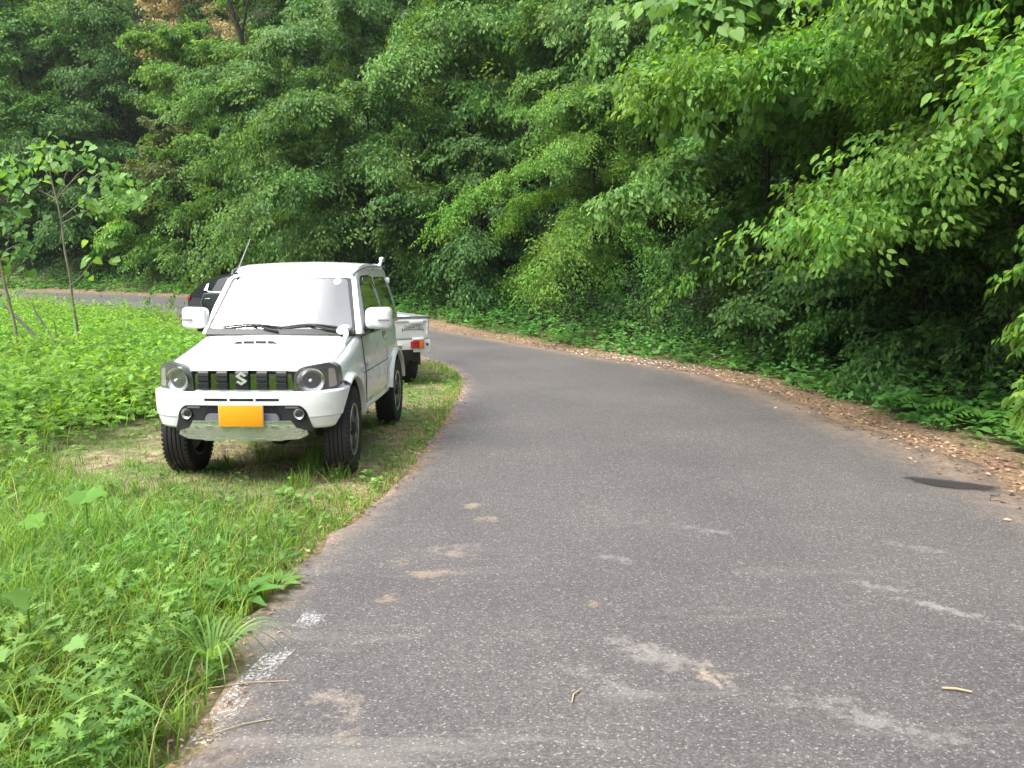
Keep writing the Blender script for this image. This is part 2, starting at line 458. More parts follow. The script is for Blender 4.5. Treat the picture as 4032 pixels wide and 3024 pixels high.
def t_asphalt():
    t = NT('asphalt'); tc = t.n('TexCoord'); P = tc.outputs['Object']
    vo = t.n('TexVoronoi'); vo.inputs['Scale'].default_value = 135; t.l(P, vo.inputs['Vector'])
    rc = t.n('SeparateColor'); t.l(vo.outputs['Color'], rc.inputs[0])
    agg = t.ramp(rc.outputs[0], [(0, (.050, .046, .044)), (.55, (.088, .081, .078)), (.88, (.126, .118, .113)), (.95, (.17, .16, .153)), (1, (.29, .275, .26))])
    fine = t.noise(160, 3, P)
    agg = t.mix(t.ramp(fine, [(.35, (0, 0, 0)), (.65, (.5, .5, .5))]), agg, (.072, .067, .066))
    big = t.noise(.55, 5, P, .6)
    agg = t.mix(1, agg, t.ramp(big, [(.3, (.82, .82, .84)), (.7, (1.18, 1.16, 1.16))]), 'MULTIPLY')
    # dusty tyre wipes: noise stretched along the driving direction near the camera
    mp = t.n('Mapping'); mp.inputs['Rotation'].default_value = (0, 0, R(52)); mp.inputs['Scale'].default_value = (.55, 3.2, 1); t.l(P, mp.inputs[0])
    st = t.noise(1.3, 5, mp.outputs[0], .6)
    sy = t.n('SeparateXYZ'); t.l(P, sy.inputs[0])
    near = t.ramp(t.math('DIVIDE', sy.outputs[1], 10), [(.2, (1, 1, 1)), (.55, (0, 0, 0))])
    dust = t.math('MULTIPLY', t.math('MULTIPLY', t.ramp(st, [(.56, (0, 0, 0)), (.78, (1, 1, 1))]), near), .5)
    c = t.mix(dust, agg, (.36, .33, .29))
    # sand blobs with a place of their own on the road
    blobs = [(.80, 3.08, .085, .035, (.46, .35, .22), 0), (.62, 3.22, .30, .05, (.33, .30, .27), -.75), (.39, 3.77, .05, .022, (.40, .30, .19), 0), (-.64, 2.9, .07, .06, (.36, .29, .22), 1), (-.58, 2.72, .05, .07, (.36, .29, .22), .4), (-.60, 3.9, .07, .035, (.40, .29, .18), .3),
             (-.27, 5.48, .09, .035, (.42, .32, .20), .1), (-.17, 5.18, .09, .035, (.44, .33, .21), -.1), (-.38, 4.62, .16, .03, (.34, .27, .20), .2), (-.30, 4.5, .09, .03, (.36, .28, .2), -.3), (-.42, 4.2, .16, .025, (.36, .27, .18), .1), (-.62, 4.35, .05, .04, (.38, .28, .19), 0), (1.86, 3.98, .20, .025, (.31, .29, .27), -.5), (2.05, 3.70, .28, .02, (.36, .34, .31), -.7),
             (1.25, 2.75, .30, .05, (.30, .28, .26), -.7), (.3, 3.1, .25, .03, (.28, .26, .24), -.75), (.55, 4.4, .12, .03, (.27, .25, .24), -.5), (1.2, 4.9, .2, .03, (.26, .25, .24), -.5), (2.3, 4.6, .2, .03, (.28, .27, .26), -.6)]
    wn = t.noise(11, 6, P, .75)
    for bx, by, ra, rb, colr, an in blobs:
        ax, ay = t.math('SUBTRACT', sy.outputs[0], bx), t.math('SUBTRACT', sy.outputs[1], by)
        dx = t.math('DIVIDE', t.math('ADD', t.math('MULTIPLY', ax, math.cos(an)), t.math('MULTIPLY', ay, math.sin(an))), ra * 1.3)
        dy = t.math('DIVIDE', t.math('SUBTRACT', t.math('MULTIPLY', ay, math.cos(an)), t.math('MULTIPLY', ax, math.sin(an))), rb * 2.6)
        d2 = t.math('ADD', t.math('MULTIPLY', dx, dx), t.math('MULTIPLY', dy, dy))
        f = t.math('SUBTRACT', t.math('SUBTRACT', t.math('MULTIPLY', wn, 6.5), 2.7), d2, True)
        f = t.math('MULTIPLY', f, .38)
        c = t.mix(f, c, colr)
    # hairline cracks
    vc = t.n('TexVoronoi', feature='DISTANCE_TO_EDGE'); vc.inputs['Scale'].default_value = .42
    wv = t.n('VectorMath', operation='ADD'); nv = t.n('TexNoise'); nv.inputs['Scale'].default_value = 3; nv.inputs['Detail'].default_value = 5
    t.l(P, nv.inputs['Vector']); sc = t.n('VectorMath', operation='SCALE'); sc.inputs['Scale'].default_value = .5; t.l(nv.outputs['Color'], sc.inputs[0])
    t.l(P, wv.inputs[0]); t.l(sc.outputs[0], wv.inputs[1]); t.l(wv.outputs[0], vc.inputs['Vector'])
    ck = t.math('LESS_THAN', vc.outputs['Distance'], .002)
    ck = t.math('MULTIPLY', ck, t.ramp(t.noise(.7, 2, P), [(.55, (0, 0, 0)), (.62, (1, 1, 1))]))
    c = t.mix(t.math('MULTIPLY', ck, .6), c, (.035, .032, .032))
    # brown soil washed on to both edges
    ea = t.n('VertexColor', layer_name='edge'); se = t.n('SeparateColor'); t.l(ea.outputs[0], se.inputs[0])
    ef = t.math('MULTIPLY', t.math('ADD', se.outputs[0], t.math('MULTIPLY', t.math('SUBTRACT', t.noise(6, 6, P, .75), .56), 3.2)), .85, True)
    c = t.mix(t.math('MULTIPLY', ef, se.outputs[0], True), c, t.ramp(t.noise(30, 4, P), [(.3, (.14, .095, .065)), (.7, (.34, .25, .18))]))
    hgt = t.mix(.5, rc.outputs[0], fine)
    return t.done(t.bsdf(c, .78, spec=.35, bump=hgt, bstr=.45, bdist=.006))
rv, rf = road_sheet()
road = from_np('road', rv, rf, t_asphalt(), smooth=True)
tag(road, kind='structure')
ed = np.zeros((len(rv), 4), np.float32)
dl = np.abs(sdist(LS[::2], rv[:, 0], rv[:, 1])); dr = np.abs(sdist(RS[::2], rv[:, 0], rv[:, 1]))
ed[:, 0] = np.maximum(np.clip(1 - dl / .17, 0, 1), np.clip(1.25 - dr / .75, 0, 1))
ea = road.data.color_attributes.new('edge', 'FLOAT_COLOR', 'POINT'); ea.data.foreach_set('color', ed.ravel())

def t_line():
    t = NT('worn_white_line'); tc = t.n('TexCoord'); P = tc.outputs['Object']
    a = t.noise(62, 6, P, .8); b = t.noise(2.4, 3, P)
    f = t.math('ADD', t.math('MULTIPLY', a, 1.), t.math('MULTIPLY', b, .9))
    at = t.n('VertexColor', layer_name='wear'); sp = t.n('SeparateColor'); t.l(at.outputs[0], sp.inputs[0])
    f = t.ramp(t.math('SUBTRACT', t.math('ADD', f, t.math('MULTIPLY', sp.outputs[0], .55)), .86), [(.45, (0, 0, 0)), (.66, (.8, .8, .8))])
    p = t.bsdf((.60, .60, .59), .7, spec=.3); tr = t.n('BsdfTransparent'); mx = t.n('MixShader')
    t.l(f, mx.inputs[0]); t.l(tr.outputs[0], mx.inputs[1]); t.l(p.outputs[0], mx.inputs[2])
    return t.done(mx)
lp = smooth_line([(-1.02, 1.5), (-1.05, 2.5), (-1.04, 2.88), (-1.0, 3.16), (-.95, 3.46), (-.90, 3.86), (-.83, 4.5), (-.72, 5.6), (-.6, 6.9), (-.52, 7.9), (-.45, 9.5)], .1)
dn = np.gradient(lp, axis=0); dn = np.stack([dn[:, 1], -dn[:, 0]], 1); dn /= np.linalg.norm(dn, axis=1)[:, None]
lv = np.stack([np.concatenate([lp + dn * o, (base_z(lp[:, 1]) + .022 + .0305 * (1 - (2 * np.clip((lp[:, 0] + o + 1.1) / 4.8, 0, 1) - 1) ** 2) + .006)[:, None]], 1) for o in (-.055, 0, .055)], 1)
n_ = len(lp); ix = np.arange(n_ * 3).reshape(n_, 3)
line = from_np('road_marking', lv.reshape(-1, 3), np.stack([ix[:-1, :-1], ix[:-1, 1:], ix[1:, 1:], ix[1:, :-1]], -1).reshape(-1, 4), t_line())
tag(line, kind='structure')
wr = np.zeros((n_, 3, 4), np.float32); yy = lp[:, 1]
wr[..., 0] = np.interp(yy, [1.5, 2.6, 3.2, 3.7, 4.2, 5, 7, 9.5], [.5, .45, .75, .6, .12, -.1, -.02, -.5])[:, None]
wa = line.data.color_attributes.new('wear', 'FLOAT_COLOR', 'POINT'); wa.data.foreach_set('color', wr.ravel())

# damp mark: a shallow wet film on the asphalt
t = NT('wet_film'); tcw = t.n('TexCoord'); wa_ = t.n('VertexColor', layer_name='wet'); wsp = t.n('SeparateColor'); t.l(wa_.outputs[0], wsp.inputs[0])
wf = t.math('SUBTRACT', t.math('ADD', t.math('MULTIPLY', wsp.outputs[0], 1.5), t.math('MULTIPLY', t.noise(16, 6, tcw.outputs['Object'], .8), 2.4)), 1.35, True)
wb = t.bsdf((.042, .038, .038), .5, spec=.35); wt = t.n('BsdfTransparent'); wm = t.n('MixShader'); t.l(t.math('MULTIPLY', wf, .8), wm.inputs[0]); t.l(wt.outputs[0], wm.inputs[1]); t.l(wb.outputs[0], wm.inputs[2]); damp = t.done(wm)
pp = round_poly([(2.96, 6.33), (3.3, 6.24), (3.68, 6.0), (3.55, 5.86), (3.2, 5.92), (3.02, 6.05)], .12, 5)
pc = Vector((3.28, 6.07)); npp = len(pp)
wv_ = [(pc.x, pc.y)] + [tuple(pc + (Vector(q) - pc) * .6) for q in pp] + pp
me = bpy.data.meshes.new('puddle')
me.from_pydata([(x, y, float(base_z(y)) + .022 + .03 * (1 - (2 * (x + .9) / 4.7 - 1) ** 2) + .006) for x, y in wv_], [], [(0, 1 + k, 1 + (k + 1) % npp) for k in range(npp)] + [(1 + k, 1 + npp + k, 1 + npp + (k + 1) % npp, 1 + (k + 1) % npp) for k in range(npp)])
wcol = me.color_attributes.new('wet', 'FLOAT_COLOR', 'POINT')
for k in range(len(wv_)): wcol.data[k].color = (1, 1, 1, 1) if k <= npp else (0, 0, 0, 1)
tag(finish('puddle', me, damp, None, None), 'dark damp patch lying on the grey asphalt near the leaf litter', 'puddle')

# ------------------------------------------------------------------ foliage machinery
def nrm(a): return a / np.maximum(np.linalg.norm(a, axis=-1, keepdims=True), 1e-9)
LEAF4 = (np.array([(0, 0, 0), (.42, .27, .05), (1, 0, -.13), (.42, -.27, .05)]), np.array([(0, 3, 2), (0, 2, 1)]))
LEAF7 = (np.array([(0, 0, 0), (.25, .22, .05), (.58, .23, .03), (1.02, 0, -.16), (.58, -.23, .03), (.25, -.22, .05), (.45, 0, -.02)]),
         np.array([(0, 6, 1), (1, 6, 2), (2, 6, 3), (3, 6, 4), (4, 6, 5), (5, 6, 0)]))
HEART = (np.array([(.06, 0, 0), (-.06, .2, .03), (.16, .42, .04), (.5, .36, .02), (1, 0, -.12), (.5, -.36, .02), (.16, -.42, .04), (-.06, -.2, .03), (.4, 0, -.04)]),
         np.array([(0, 8, 1), (1, 8, 2), (2, 8, 3), (3, 8, 4), (4, 8, 5), (5, 8, 6), (6, 8, 7), (7, 8, 0)]))
def lobed():
    P = [(0, .03)]
    for k, (x, w) in enumerate(((.28, .30), (.52, .34), (.74, .24))):
        P += [(x - .10, .07), (x + .10, w), (x + .06, w * .62)]
    P += [(.80, .07)]
    half = P
    up = [(x, y, .04 * y) for x, y in half] + [(1.05, 0, -.08)] + [(x, -y, .04 * y) for x, y in half[::-1]]
    V = np.array(up); n = len(half)
    F = []
    # strips between upper and lower halves: triangle pairs
    N = len(V)
    for i in range(n - 1):
        a, b, c, d = i, i + 1, N - 2 - i, N - 1 - i
        F += [(a, d, c), (a, c, b)]
    F += [(n - 1, n + 1, n)]
    return V, np.array(F)
LOBED = lobed()
def leaves(pos, d, nrm_, size, tmpl):
    """pos,d,nrm_ (N,3), size (N,) -> V,F"""
    tv, tf = tmpl
    d = nrm(d); s = nrm(np.cross(nrm_, d)); n = np.cross(d, s)
    V = pos[:, None, :] + size[:, None, None] * (tv[None, :, 0, None] * d[:, None, :] + tv[None, :, 1, None] * s[:, None, :] + tv[None, :, 2, None] * n[:, None, :])
    F = tf[None] + (np.arange(len(pos)) * len(tv))[:, None, None]
    return V.reshape(-1, 3), F.reshape(-1, 3)
def join(parts):
    V, F, o = [], [], 0
    for v, f in parts:
        V.append(v); F.append(f + o); o += len(v)
    return np.concatenate(V), np.concatenate(F)

def spray_template(n_side=4, per=5, g=None):
    """local leaf positions (x along twig, y sideways), directions and relative sizes of one flat spray of unit length."""
    P, D, S = [], [], []
    for k in range(8):
        x = .15 + .85 * k / 7; sd = 1 if k % 2 else -1
        P.append((x, .01 * sd, 0)); D.append((math.cos(.85), sd * math.sin(.85), 0)); S.append(.9)
    P.append((1, 0, 0)); D.append((1, 0, 0)); S.append(1.0)
    for k in range(n_side):
        x0 = .12 + .62 * k / max(1, n_side - 1); sd = 1 if k % 2 else -1; L = .52 - .28 * k / n_side; a = .8
        for j in range(per):
            u = (j + .6) / per * L
            P.append((x0 + u * math.cos(a), sd * u * math.sin(a), 0))
            b = a + (.7 if j % 2 else -.7) * (j < per - 1)
            D.append((math.cos(b), sd * math.sin(b), 0)); S.append(.85)
    return np.array(P), np.array(D), np.array(S)
SPRAY = spray_template()
FAN = spray_template(6, 6)

def place_sprays(pos, dirs, norms, scale, leaf, g, tmpl=LEAF4, sp=SPRAY, droop=.35, keep=1., spread=.35):
    """pos (K,3) spray bases; returns leaf mesh."""
    SP, SD, SS = sp
    d = nrm(dirs); s = nrm(np.cross(norms, d)); n = np.cross(d, s)
    K, m = len(pos), len(SP)
    sc = scale[:, None, None]
    P = pos[:, None, :] + sc * (SP[None, :, 0, None] * d[:, None] + SP[None, :, 1, None] * s[:, None] - (droop * (SP[None, :, 0] ** 2 + .6 * np.abs(SP[None, :, 1]))[..., None]) * n[:, None])
    P = P + g.normal(0, .05, (K, m, 3)) * sc
    D = SD[None, :, 0, None] * d[:, None] + SD[None, :, 1, None] * s[:, None] - .38 * n[:, None] + g.normal(0, .25, (K, m, 3))
    D[..., 2] -= .5
    N = n[:, None] + g.normal(0, spread, (K, m, 3))
    N = np.broadcast_to(N, (K, m, 3))
    L = leaf * SS[None] * g.uniform(.7, 1.2, (K, m))
    P, D, N, L = P.reshape(-1, 3), D.reshape(-1, 3), N.reshape(-1, 3), L.reshape(-1)
    if keep < 1:
        q = g.random(len(P)) < keep
        P, D, N, L = P[q], D[q], N[q], L[q]
    return leaves(P, D, N, L, tmpl)

def tree_parts(g, H, base, Rc, n_limb=18, bias=(0, 0), spray=.75, leaf=.1, tmpl=LEAF4, elev=(.15, .7), droop=.35, lean=(0, 0), top=1., dens=1., sp=SPRAY, trunk_r=None, spread=.35, flat=.95):
    """limb curves, spray frames and the mesh parts of one tree with its foot at the origin."""
    tr = trunk_r or .010 * H + .025
    lean = np.array(lean, float)
    def trunk(t): return np.array([lean[0] * t ** 1.5 + .12 * math.sin(3 * t + base), lean[1] * t ** 1.5 + .1 * math.cos(2.5 * t), H * t])
    bm = bmesh.new()
    ts = np.linspace(0, .97, 9)
    tp = [trunk(t) for t in ts]; tp[0][2] -= .4
    bm_tube(bm, tp, [tr * (1.25 if i == 0 else 1) * (1 - .85 * t) for i, t in enumerate(ts)], 8)
    Ps, Ds, Ns, Sc = [], [], [], []
    a = g.uniform(0, 6.28)
    n_limb = int(n_limb * .62 + 2); dens = dens * 1.75
    for i in range(n_limb):
        f = (i + .5) / n_limb
        t0 = base + (1 - base) * f ** .85 * .97
        a += 2.4 + g.normal(0, .25)
        u = np.array([math.cos(a), math.sin(a)])
        prof = math.sin(min(1, (f * .92 + .12)) * PI) ** .6
        L = Rc * prof * g.uniform(.55, 1.4) * (1 + .55 * float(u @ np.array(bias)))
        L = max(L, .35 * Rc * top)
        e = elev[0] + (elev[1] - elev[0]) * f + g.normal(0, .1)
        p0 = trunk(t0)
        tt = np.linspace(0, 1, 6)
        pts = np.stack([p0[0] + L * tt * math.cos(e) * u[0], p0[1] + L * tt * math.cos(e) * u[1], p0[2] + L * (tt * math.sin(e) - droop * tt ** 2.2)], 1)
        pts[1:] += g.normal(0, .03 * L, (5, 3))
        bm_tube(bm, pts, [max(.005, tr * .26 * (1 - .6 * f) * (1 - .85 * q)) for q in tt], 5)
        k = max(4, int(dens * 11 * L / spray + 4))
        q = np.sort(g.uniform(.12, 1., k) ** .8); q[-1] = 1
        pp = np.stack([np.interp(q, tt, pts[:, c]) for c in range(3)], 1)
        tg = np.stack([np.interp(np.minimum(q + .05, 1), tt, pts[:, c]) - np.interp(q - .1, tt, pts[:, c]) for c in range(3)], 1)
        tg = nrm(tg)
        sd = np.where(np.arange(k) % 2, 1., -1.)
        an = sd * g.uniform(.1, 1.6, k) * (1 - .35 * q)
        off = g.normal(0, .30 * spray, (k, 3)) * np.array([1, 1, .38]) * (.25 + q[:, None]); pp = pp + off
        ca, sa = np.cos(an), np.sin(an)
        dd = np.stack([tg[:, 0] * ca - tg[:, 1] * sa, tg[:, 0] * sa + tg[:, 1] * ca, tg[:, 2] * .6 + g.normal(-.05, .25, k)], 1)
        nn = np.stack([u[0] * flat + g.normal(0, .35, k), u[1] * flat + g.normal(0, .35, k), np.ones(k)], 1)
        Ps.append(pp); Ds.append(dd); Ns.append(nn); Sc.append(spray * g.uniform(.6, 1.25, k) * (.7 + .3 * prof))
    P, D, N, S = np.concatenate(Ps), np.concatenate(Ds), np.concatenate(Ns), np.concatenate(Sc)
    V, F = place_sprays(P, D, N, S, leaf, g, tmpl, sp, spread=spread)
    return bm, V, F

def tree(name, x, y, label, cat, seed, mat, H, base, Rc, group=None, bark='bark', z=None, **kw):
    g = np.random.default_rng(seed)
    bm, V, F = tree_parts(g, H, base, Rc, **kw)
    z = float(land_z(np.array([x]), np.array([y]))[0]) if z is None else z
    root = empty(name, (x, y, z), 0, label, cat, group)
    from_bm('trunk', bm, M[bark], root, 60)
    from_np('crown', V, F, M[mat], root)
    return root
#TREES
# ------------------------------------------------------------------ the white off-roader
M['bowl'] = simple('lamp_bowl', (.55, .57, .58), .16, .9)
M['polished'] = simple('polished_steel', (.85, .86, .87), .15, .9)
def build_suv():
    root = empty('parked_car', (CAR[0], CAR[1], 0), CAR_YAW, 'small white boxy off-roader with yellow plate parked on the grassy verge', 'car')
    P = M['paint']
    yf = lambda x: -.492 + .17 * (abs(x) / .7) ** 3.4            # plan curve of the nose
    # ---- lower body as one loft, stations run from nose to tail
    ys = [-.495, -.475, -.44, -.38, -.28, -.14, 0, .14, .28, .42, .56, .72, .95, 1.3, 1.7, 2.1, 2.4, 2.54, 2.60]
    def width(y): return float(np.interp(y, [-.5, -.44, -.3, 0, .6, 1.6, 2.4, 2.56, 2.6], [.655, .675, .695, .705, .71, .712, .708, .695, .67]))
    def topz(y): return float(np.interp(y, [-.5, -.475, -.44, -.38, -.28, -.14, 0, .2, .42, .56, .72, 2.5, 2.6], [.868, .890, .907, .922, .94, .962, .984, 1.018, 1.062, 1.09, 1.105, 1.105, 1.09]))
    DZ = [(.43, .035), (.47, .008), (.52, 0), (.64, .0), (.735, -.006), (.757, .010), (.80, .008), (.86, .012)]
    def side_d(z): return float(np.interp(z, [a for a, _ in DZ] + [.95, 1.02, 1.07, 1.12], [b for _, b in DZ] + [.018, .028, .045, .07]))
    def half(y):
        w, zt = width(y), topz(y)
        zb = .43 if y > -.3 else .55
        pts = [(0, zb), (w - .09, zb)]
        for z, d in DZ:
            if z >= zb and z < zt - .085: pts.append((w - side_d(max(z, zb)), z))
        while len(pts) < 10: pts.insert(2, (w - .04, zb + .002 * (10 - len(pts))))
        zs = zt - .085
        d = side_d(zs)
        pts += [(w - d - .002, zs), (w - d - .012, zt - .05), (w - d - .036, zt - .022), (w - d - .08, zt - .007), (w - d - .17, zt + .0), (w - .36, zt + .006), (w - .55, zt + .010), (0, zt + .012)]
        return pts[:10] + pts[-8:]
    bm = bmesh.new(); rings = []
    for y in ys:
        h = half(y)
        full = [(x, z) for x, z in h] + [(-x, z) for x, z in h[::-1][1:-1]]
        ring = []
        for x, z in full:
            k = max(0., min(1., (.35 - y) / .85))
            yy = y + (yf(x) - yf(0)) * k ** 1.3
            if y > 2.3: yy -= .05 * (abs(x) / .7) ** 3 * (y - 2.3) / .3
            ring.append(bm.verts.new((x, yy, z)))
        rings.append(ring)
    n = len(rings[0])
    for a, b in zip(rings, rings[1:]):
        for k in range(n): bm.faces.new((a[k], a[(k + 1) % n], b[(k + 1) % n], b[k]))
    bm.faces.new(rings[0][::-1]); bm.faces.new(rings[-1])
    body = from_bm('body', bm, P, root, 28)
    cut = bmesh.new()
    for s in (-1, 1):
        for cy in (0, 2.25):
            r = bmesh.ops.create_cone(cut, cap_ends=True, segments=48, radius1=.425, radius2=.425, depth=.34)
            bmesh.ops.transform(cut, matrix=Matrix.Translation((s * .60, cy, .345)) @ Matrix.Rotation(PI / 2, 4, 'Y'), verts=r['verts'])
    boolean(body, cut)
    sidex = lambda y, z: width(y) - side_d(z)
    def smap(s): return lambda u, v, o: (s * (sidex(u, v) + o), u, v)
    # ---- greenhouse: windscreen, roof and tail as one shell
    out = [(.49, 1.085), (.70, 1.33), (.895, 1.555), (.935, 1.592), (1.02, 1.628), (1.15, 1.656), (1.35, 1.678), (1.75, 1.690), (2.2, 1.684), (2.42, 1.665), (2.505, 1.635), (2.545, 1.56), (2.575, 1.35), (2.59, 1.085)]
    wg = lambda z: .700 - .258 * (z - 1.085)
    fr = [-1, -.93, -.75, -.45, 0, .45, .75, .93, 1]
    bm = bmesh.new(); cols = []
    for f in fr:
        col = []
        for i, (y, z) in enumerate(out):
            bow = (1 - f * f)
            front = 1 if i <= 3 else max(0, 1 - (y - .935) / .35)
            zz = z + (.022 * bow if z > 1.6 else 0)
            col.append(bm.verts.new((f * wg(z), y - .045 * bow * front + (.03 * bow if y > 2.45 else 0), zz)))
        cols.append(col)
    L = len(out)
    for a, b in zip(cols, cols[1:]):
        for i in range(L - 1):
            if i <= 1 and abs(a[i].co.x + b[i].co.x) / 2 < .93 * wg(a[i].co.z): continue      # open behind the windscreen
            bm.faces.new((a[i], b[i], b[i + 1], a[i + 1]))
        bm.faces.new((a[0], a[L - 1], b[L - 1], b[0]))
    s1 = bm.faces.new(cols[0]); s2 = bm.faces.new(cols[-1][::-1])
    es = [e for f in (s1, s2) for e in f.edges if min(v.co.z for v in e.verts) > 1.0 and not (abs(e.verts[0].co.z - 1.085) < .01 and abs(e.verts[1].co.z - 1.085) < .01)]
    bmesh.ops.bevel(bm, geom=es, offset=.045, segments=4, affect='EDGES', profile=.5)
    cabin = from_bm('cabin', bm, P, root, 40)
    it = empty('interior'); it.parent = root
    dk = simple('dark_cabin_cloth', (.06, .065, .07), .8); gy = simple('grey_cabin_cloth', (.24, .25, .26), .85)
    box('dashboard', (0, .74, 1.12), (1.16, .36, .05), dk, it, .02, 3)
    box('cabin_lining', (0, 1.98, 1.36), (1.0, .02, .5), dk, it, .01)
    for s in (-1, 1):
        st = box('seat_back', (s * .32, 1.42, 1.18), (.46, .12, .42), gy, it, .05, 3, Matrix.Rotation(-.2, 3, 'X'))
        box('headrest', (s * .32, 1.47, 1.46), (.25, .09, .16), gy, st, .035, 3)
    bm = bmesh.new(); bm_tube(bm, [(.32 + .17 * math.cos(a), .98 + .05 * math.sin(a), 1.16 + .16 * math.sin(a)) for a in lin(0, 2 * PI, 25)], .014, 6, False)
    from_bm('steering_wheel', bm, M['black'], it, 60)
    box('inside_mirror', (.0, .90, 1.50), (.22, .03, .06), M['greybar'], it, .015, 2)
    for s in (-1, 1): box('sun_visor', (s * .27, .95, 1.575), (.36, .10, .02), gy, it, .008)
    # windscreen
    def wmap(u, v, o):
        y = .49 + (.895 - .49) * v; z = 1.085 + (1.555 - 1.085) * v
        f = u / wg(z)
        return (u, y - .045 * (1 - f * f) - o * .757, z + o * .653)
    def wpoly(i, b, tp, r): return round_poly([(-.648 + i, b), (.648 - i, b), (.532 - i, tp), (-.532 + i, tp)], r, 5)
    cu = lin(-.6, .6, 11)
    panel('windscreen_seal', wpoly(0, .015, 1.01, .05), wmap, .006, .012, M['black'], root, cu, (.25, .5, .75))
    ws = panel('windscreen', wpoly(.028, .075, .985, .06), wmap, .010, .012, M['wsglass'], root, cu, (.25, .5, .75), angle=60)
    # sticker, inside mirror and wipers
    panel('sticker', [(.425 + .032 * math.cos(a), .925 + .06 * math.sin(a)) for a in lin(0, 2 * PI, 25)[:-1]], wmap, .014, .003, M['sticker'], ws)
    bm = bmesh.new()
    for k in range(7): bm_panel(bm, [(.403 + .006 * k, .91), (.4065 + .006 * k, .91), (.4065 + .006 * k, .94), (.403 + .006 * k, .94)], wmap, .0155, .001)
    from_bm('sticker_print', bm, M['red_text'], ws)
    for a, b, c in ((-.50, .02, -.06), (.02, .50, .46)):
        wp = empty('wiper'); wp.parent = root
        tube('wiper_blade', [wmap(a + (b - a) * t, .085 + .05 * math.sin(PI * t), .024) for t in lin(0, 1, 9)], .009, M['black'], wp, 6)
        tube('wiper_arm', [wmap(c + .05, .015, .03), wmap((a + b) / 2 + .12, .06, .034), wmap((a + b) / 2, .125, .03)], [.012, .009, .006], M['black'], wp, 6)
    panel('cowl', [(-.64, -.03), (.64, -.03), (.64, .07), (-.64, .07)], wmap, .016, .02, M['black'], root, cu)
    # ---- side glass, doors, gutters, mirrors (both sides)
    def gmap(s): return lambda u, v, o: (s * (wg(v) + o), u, v)
    door_win = round_poly([(.80, 1.115), (1.00, 1.50), (1.10, 1.555), (1.515, 1.565), (1.655, 1.115)], [.02, .06, .06, .05, .03], 4)
    qwin = round_poly([(1.77, 1.125), (1.695, 1.56), (2.33, 1.56), (2.475, 1.16), (2.40, 1.125)], [.03, .04, .06, .05, .03], 4)
    dpoly = round_poly([(.60, .455), (.565, .70), (.575, 1.055), (1.68, 1.055), (1.70, .80), (1.60, .455)], [.03, .02, .03, .03, .08, .08], 4)
    for s in (1, -1):
        d = panel('door', dpoly, smap(s), .008, .016, P, root, lin(.7, 1.6, 5), (.52, .64, .735, .757, .86, .95, 1.02), 28)
        bm = bmesh.new()
        pp = dpoly + [dpoly[0]]
        bm_tube(bm, [(s * (sidex(u, v) + .0045), u, v) for u, v in pp], .0055, 5, False)
        from_bm('door_seam', bm, M['seam'], d, 60)
        bm = bmesh.new()
        bm_box(bm, (s * (sidex(1.60, .99) + .016), 1.60, .995), (.018, .10, .05), .008)
        h = from_bm('door_handle', bm, M['chrome'], d)
        box('handle_recess', (s * (sidex(1.6, .98) + .004), 1.60, .985), (.012, .13, .085), M['black'], h, .01)
        box('keyhole_cover', (s * (sidex(1.6, .92) + .004), 1.60, .925), (.012, .05, .035), P, h, .01)
        w = panel('window', door_win, gmap(s), .004, .01, M['glass'], root)
        panel('window_trim', round_poly([(.745, 1.09), (.985, 1.515), (1.09, 1.575), (1.53, 1.585), (1.685, 1.09)], [.02, .06, .06, .05, .02], 4), gmap(s), .0015, .01, M['black'], w)
        bm = bmesh.new(); bm_panel(bm, [(1.0, 1.50), (1.10, 1.56), (1.52, 1.57), (1.56, 1.45), (1.50, 1.50), (1.12, 1.50)], gmap(s), .022, .008)
        from_bm('rain_visor', bm, simple('smoked_visor', (.05, .045, .045), .15, coat=.5), w)
        w = panel('window', qwin, gmap(s), .004, .01, M['glass'], root)
        tube('roof_gutter', [(s * .548, .91, 1.585), (s * .572, 1.0, 1.622), (s * .582, 1.15, 1.645), (s * .584, 1.4, 1.660), (s * .584, 2.2, 1.665), (s * .575, 2.42, 1.65)], .009, M['seam'], root, 6)
        bm = bmesh.new(); bm_tube(bm, [(s * (sidex(y, .748) + .0085), y, .748) for y in (.50, .9, 1.3, 1.74)], .006, 5)
        # wheel arch flares
        for cy in (0, 2.25):
            prof = [(s * .64, .425), (s * .732, .423), (s * .744, .430), (s * .742, .448), (s * .722, .466), (s * .688, .480)]
            f = lathe_x('wheel_arch', prof, P, root, 40, (0, cy, .345), a0=R(10 if cy == 0 else 14), a1=R(116 if cy == 0 else 168), angle=40)
            lathe_x('arch_liner', [(s * .34, .40), (s * .70, .424)], M['black'], f, 28, (0, cy, .345), a0=R(12), a1=R(140 if cy == 0 else 166))
        # sill
        from_bm('side_crease', bm, M['seam'], root, 60)
        box('sill', (s * .685, 1.12, .435), (.05, 1.36, .055), P, root, .02, 3)
        # mirror
        m = empty('wing_mirror'); m.parent = root
        bm = bmesh.new()
        bmesh.ops.create_cube(bm, size=1)
        bmesh.ops.bevel(bm, geom=bm.edges[:], offset=.22, segments=5, affect='EDGES', profile=.5)
        for v in bm.verts:
            tx = v.co.x
            v.co = Vector((s * ((.835 if s > 0 else .775) + .222 * tx), .60 + .13 * v.co.y * (1 - .25 * max(0, tx)) + .03 * tx, 1.215 + .185 * v.co.z * (1 + .06 * tx)))
        from_bm('mirror_shell', bm, P, m, 60)
        box('mirror_glass', (s * (.835 if s > 0 else .775), .668, 1.215), (.17, .006, .13), M['chrome'], m, .002)
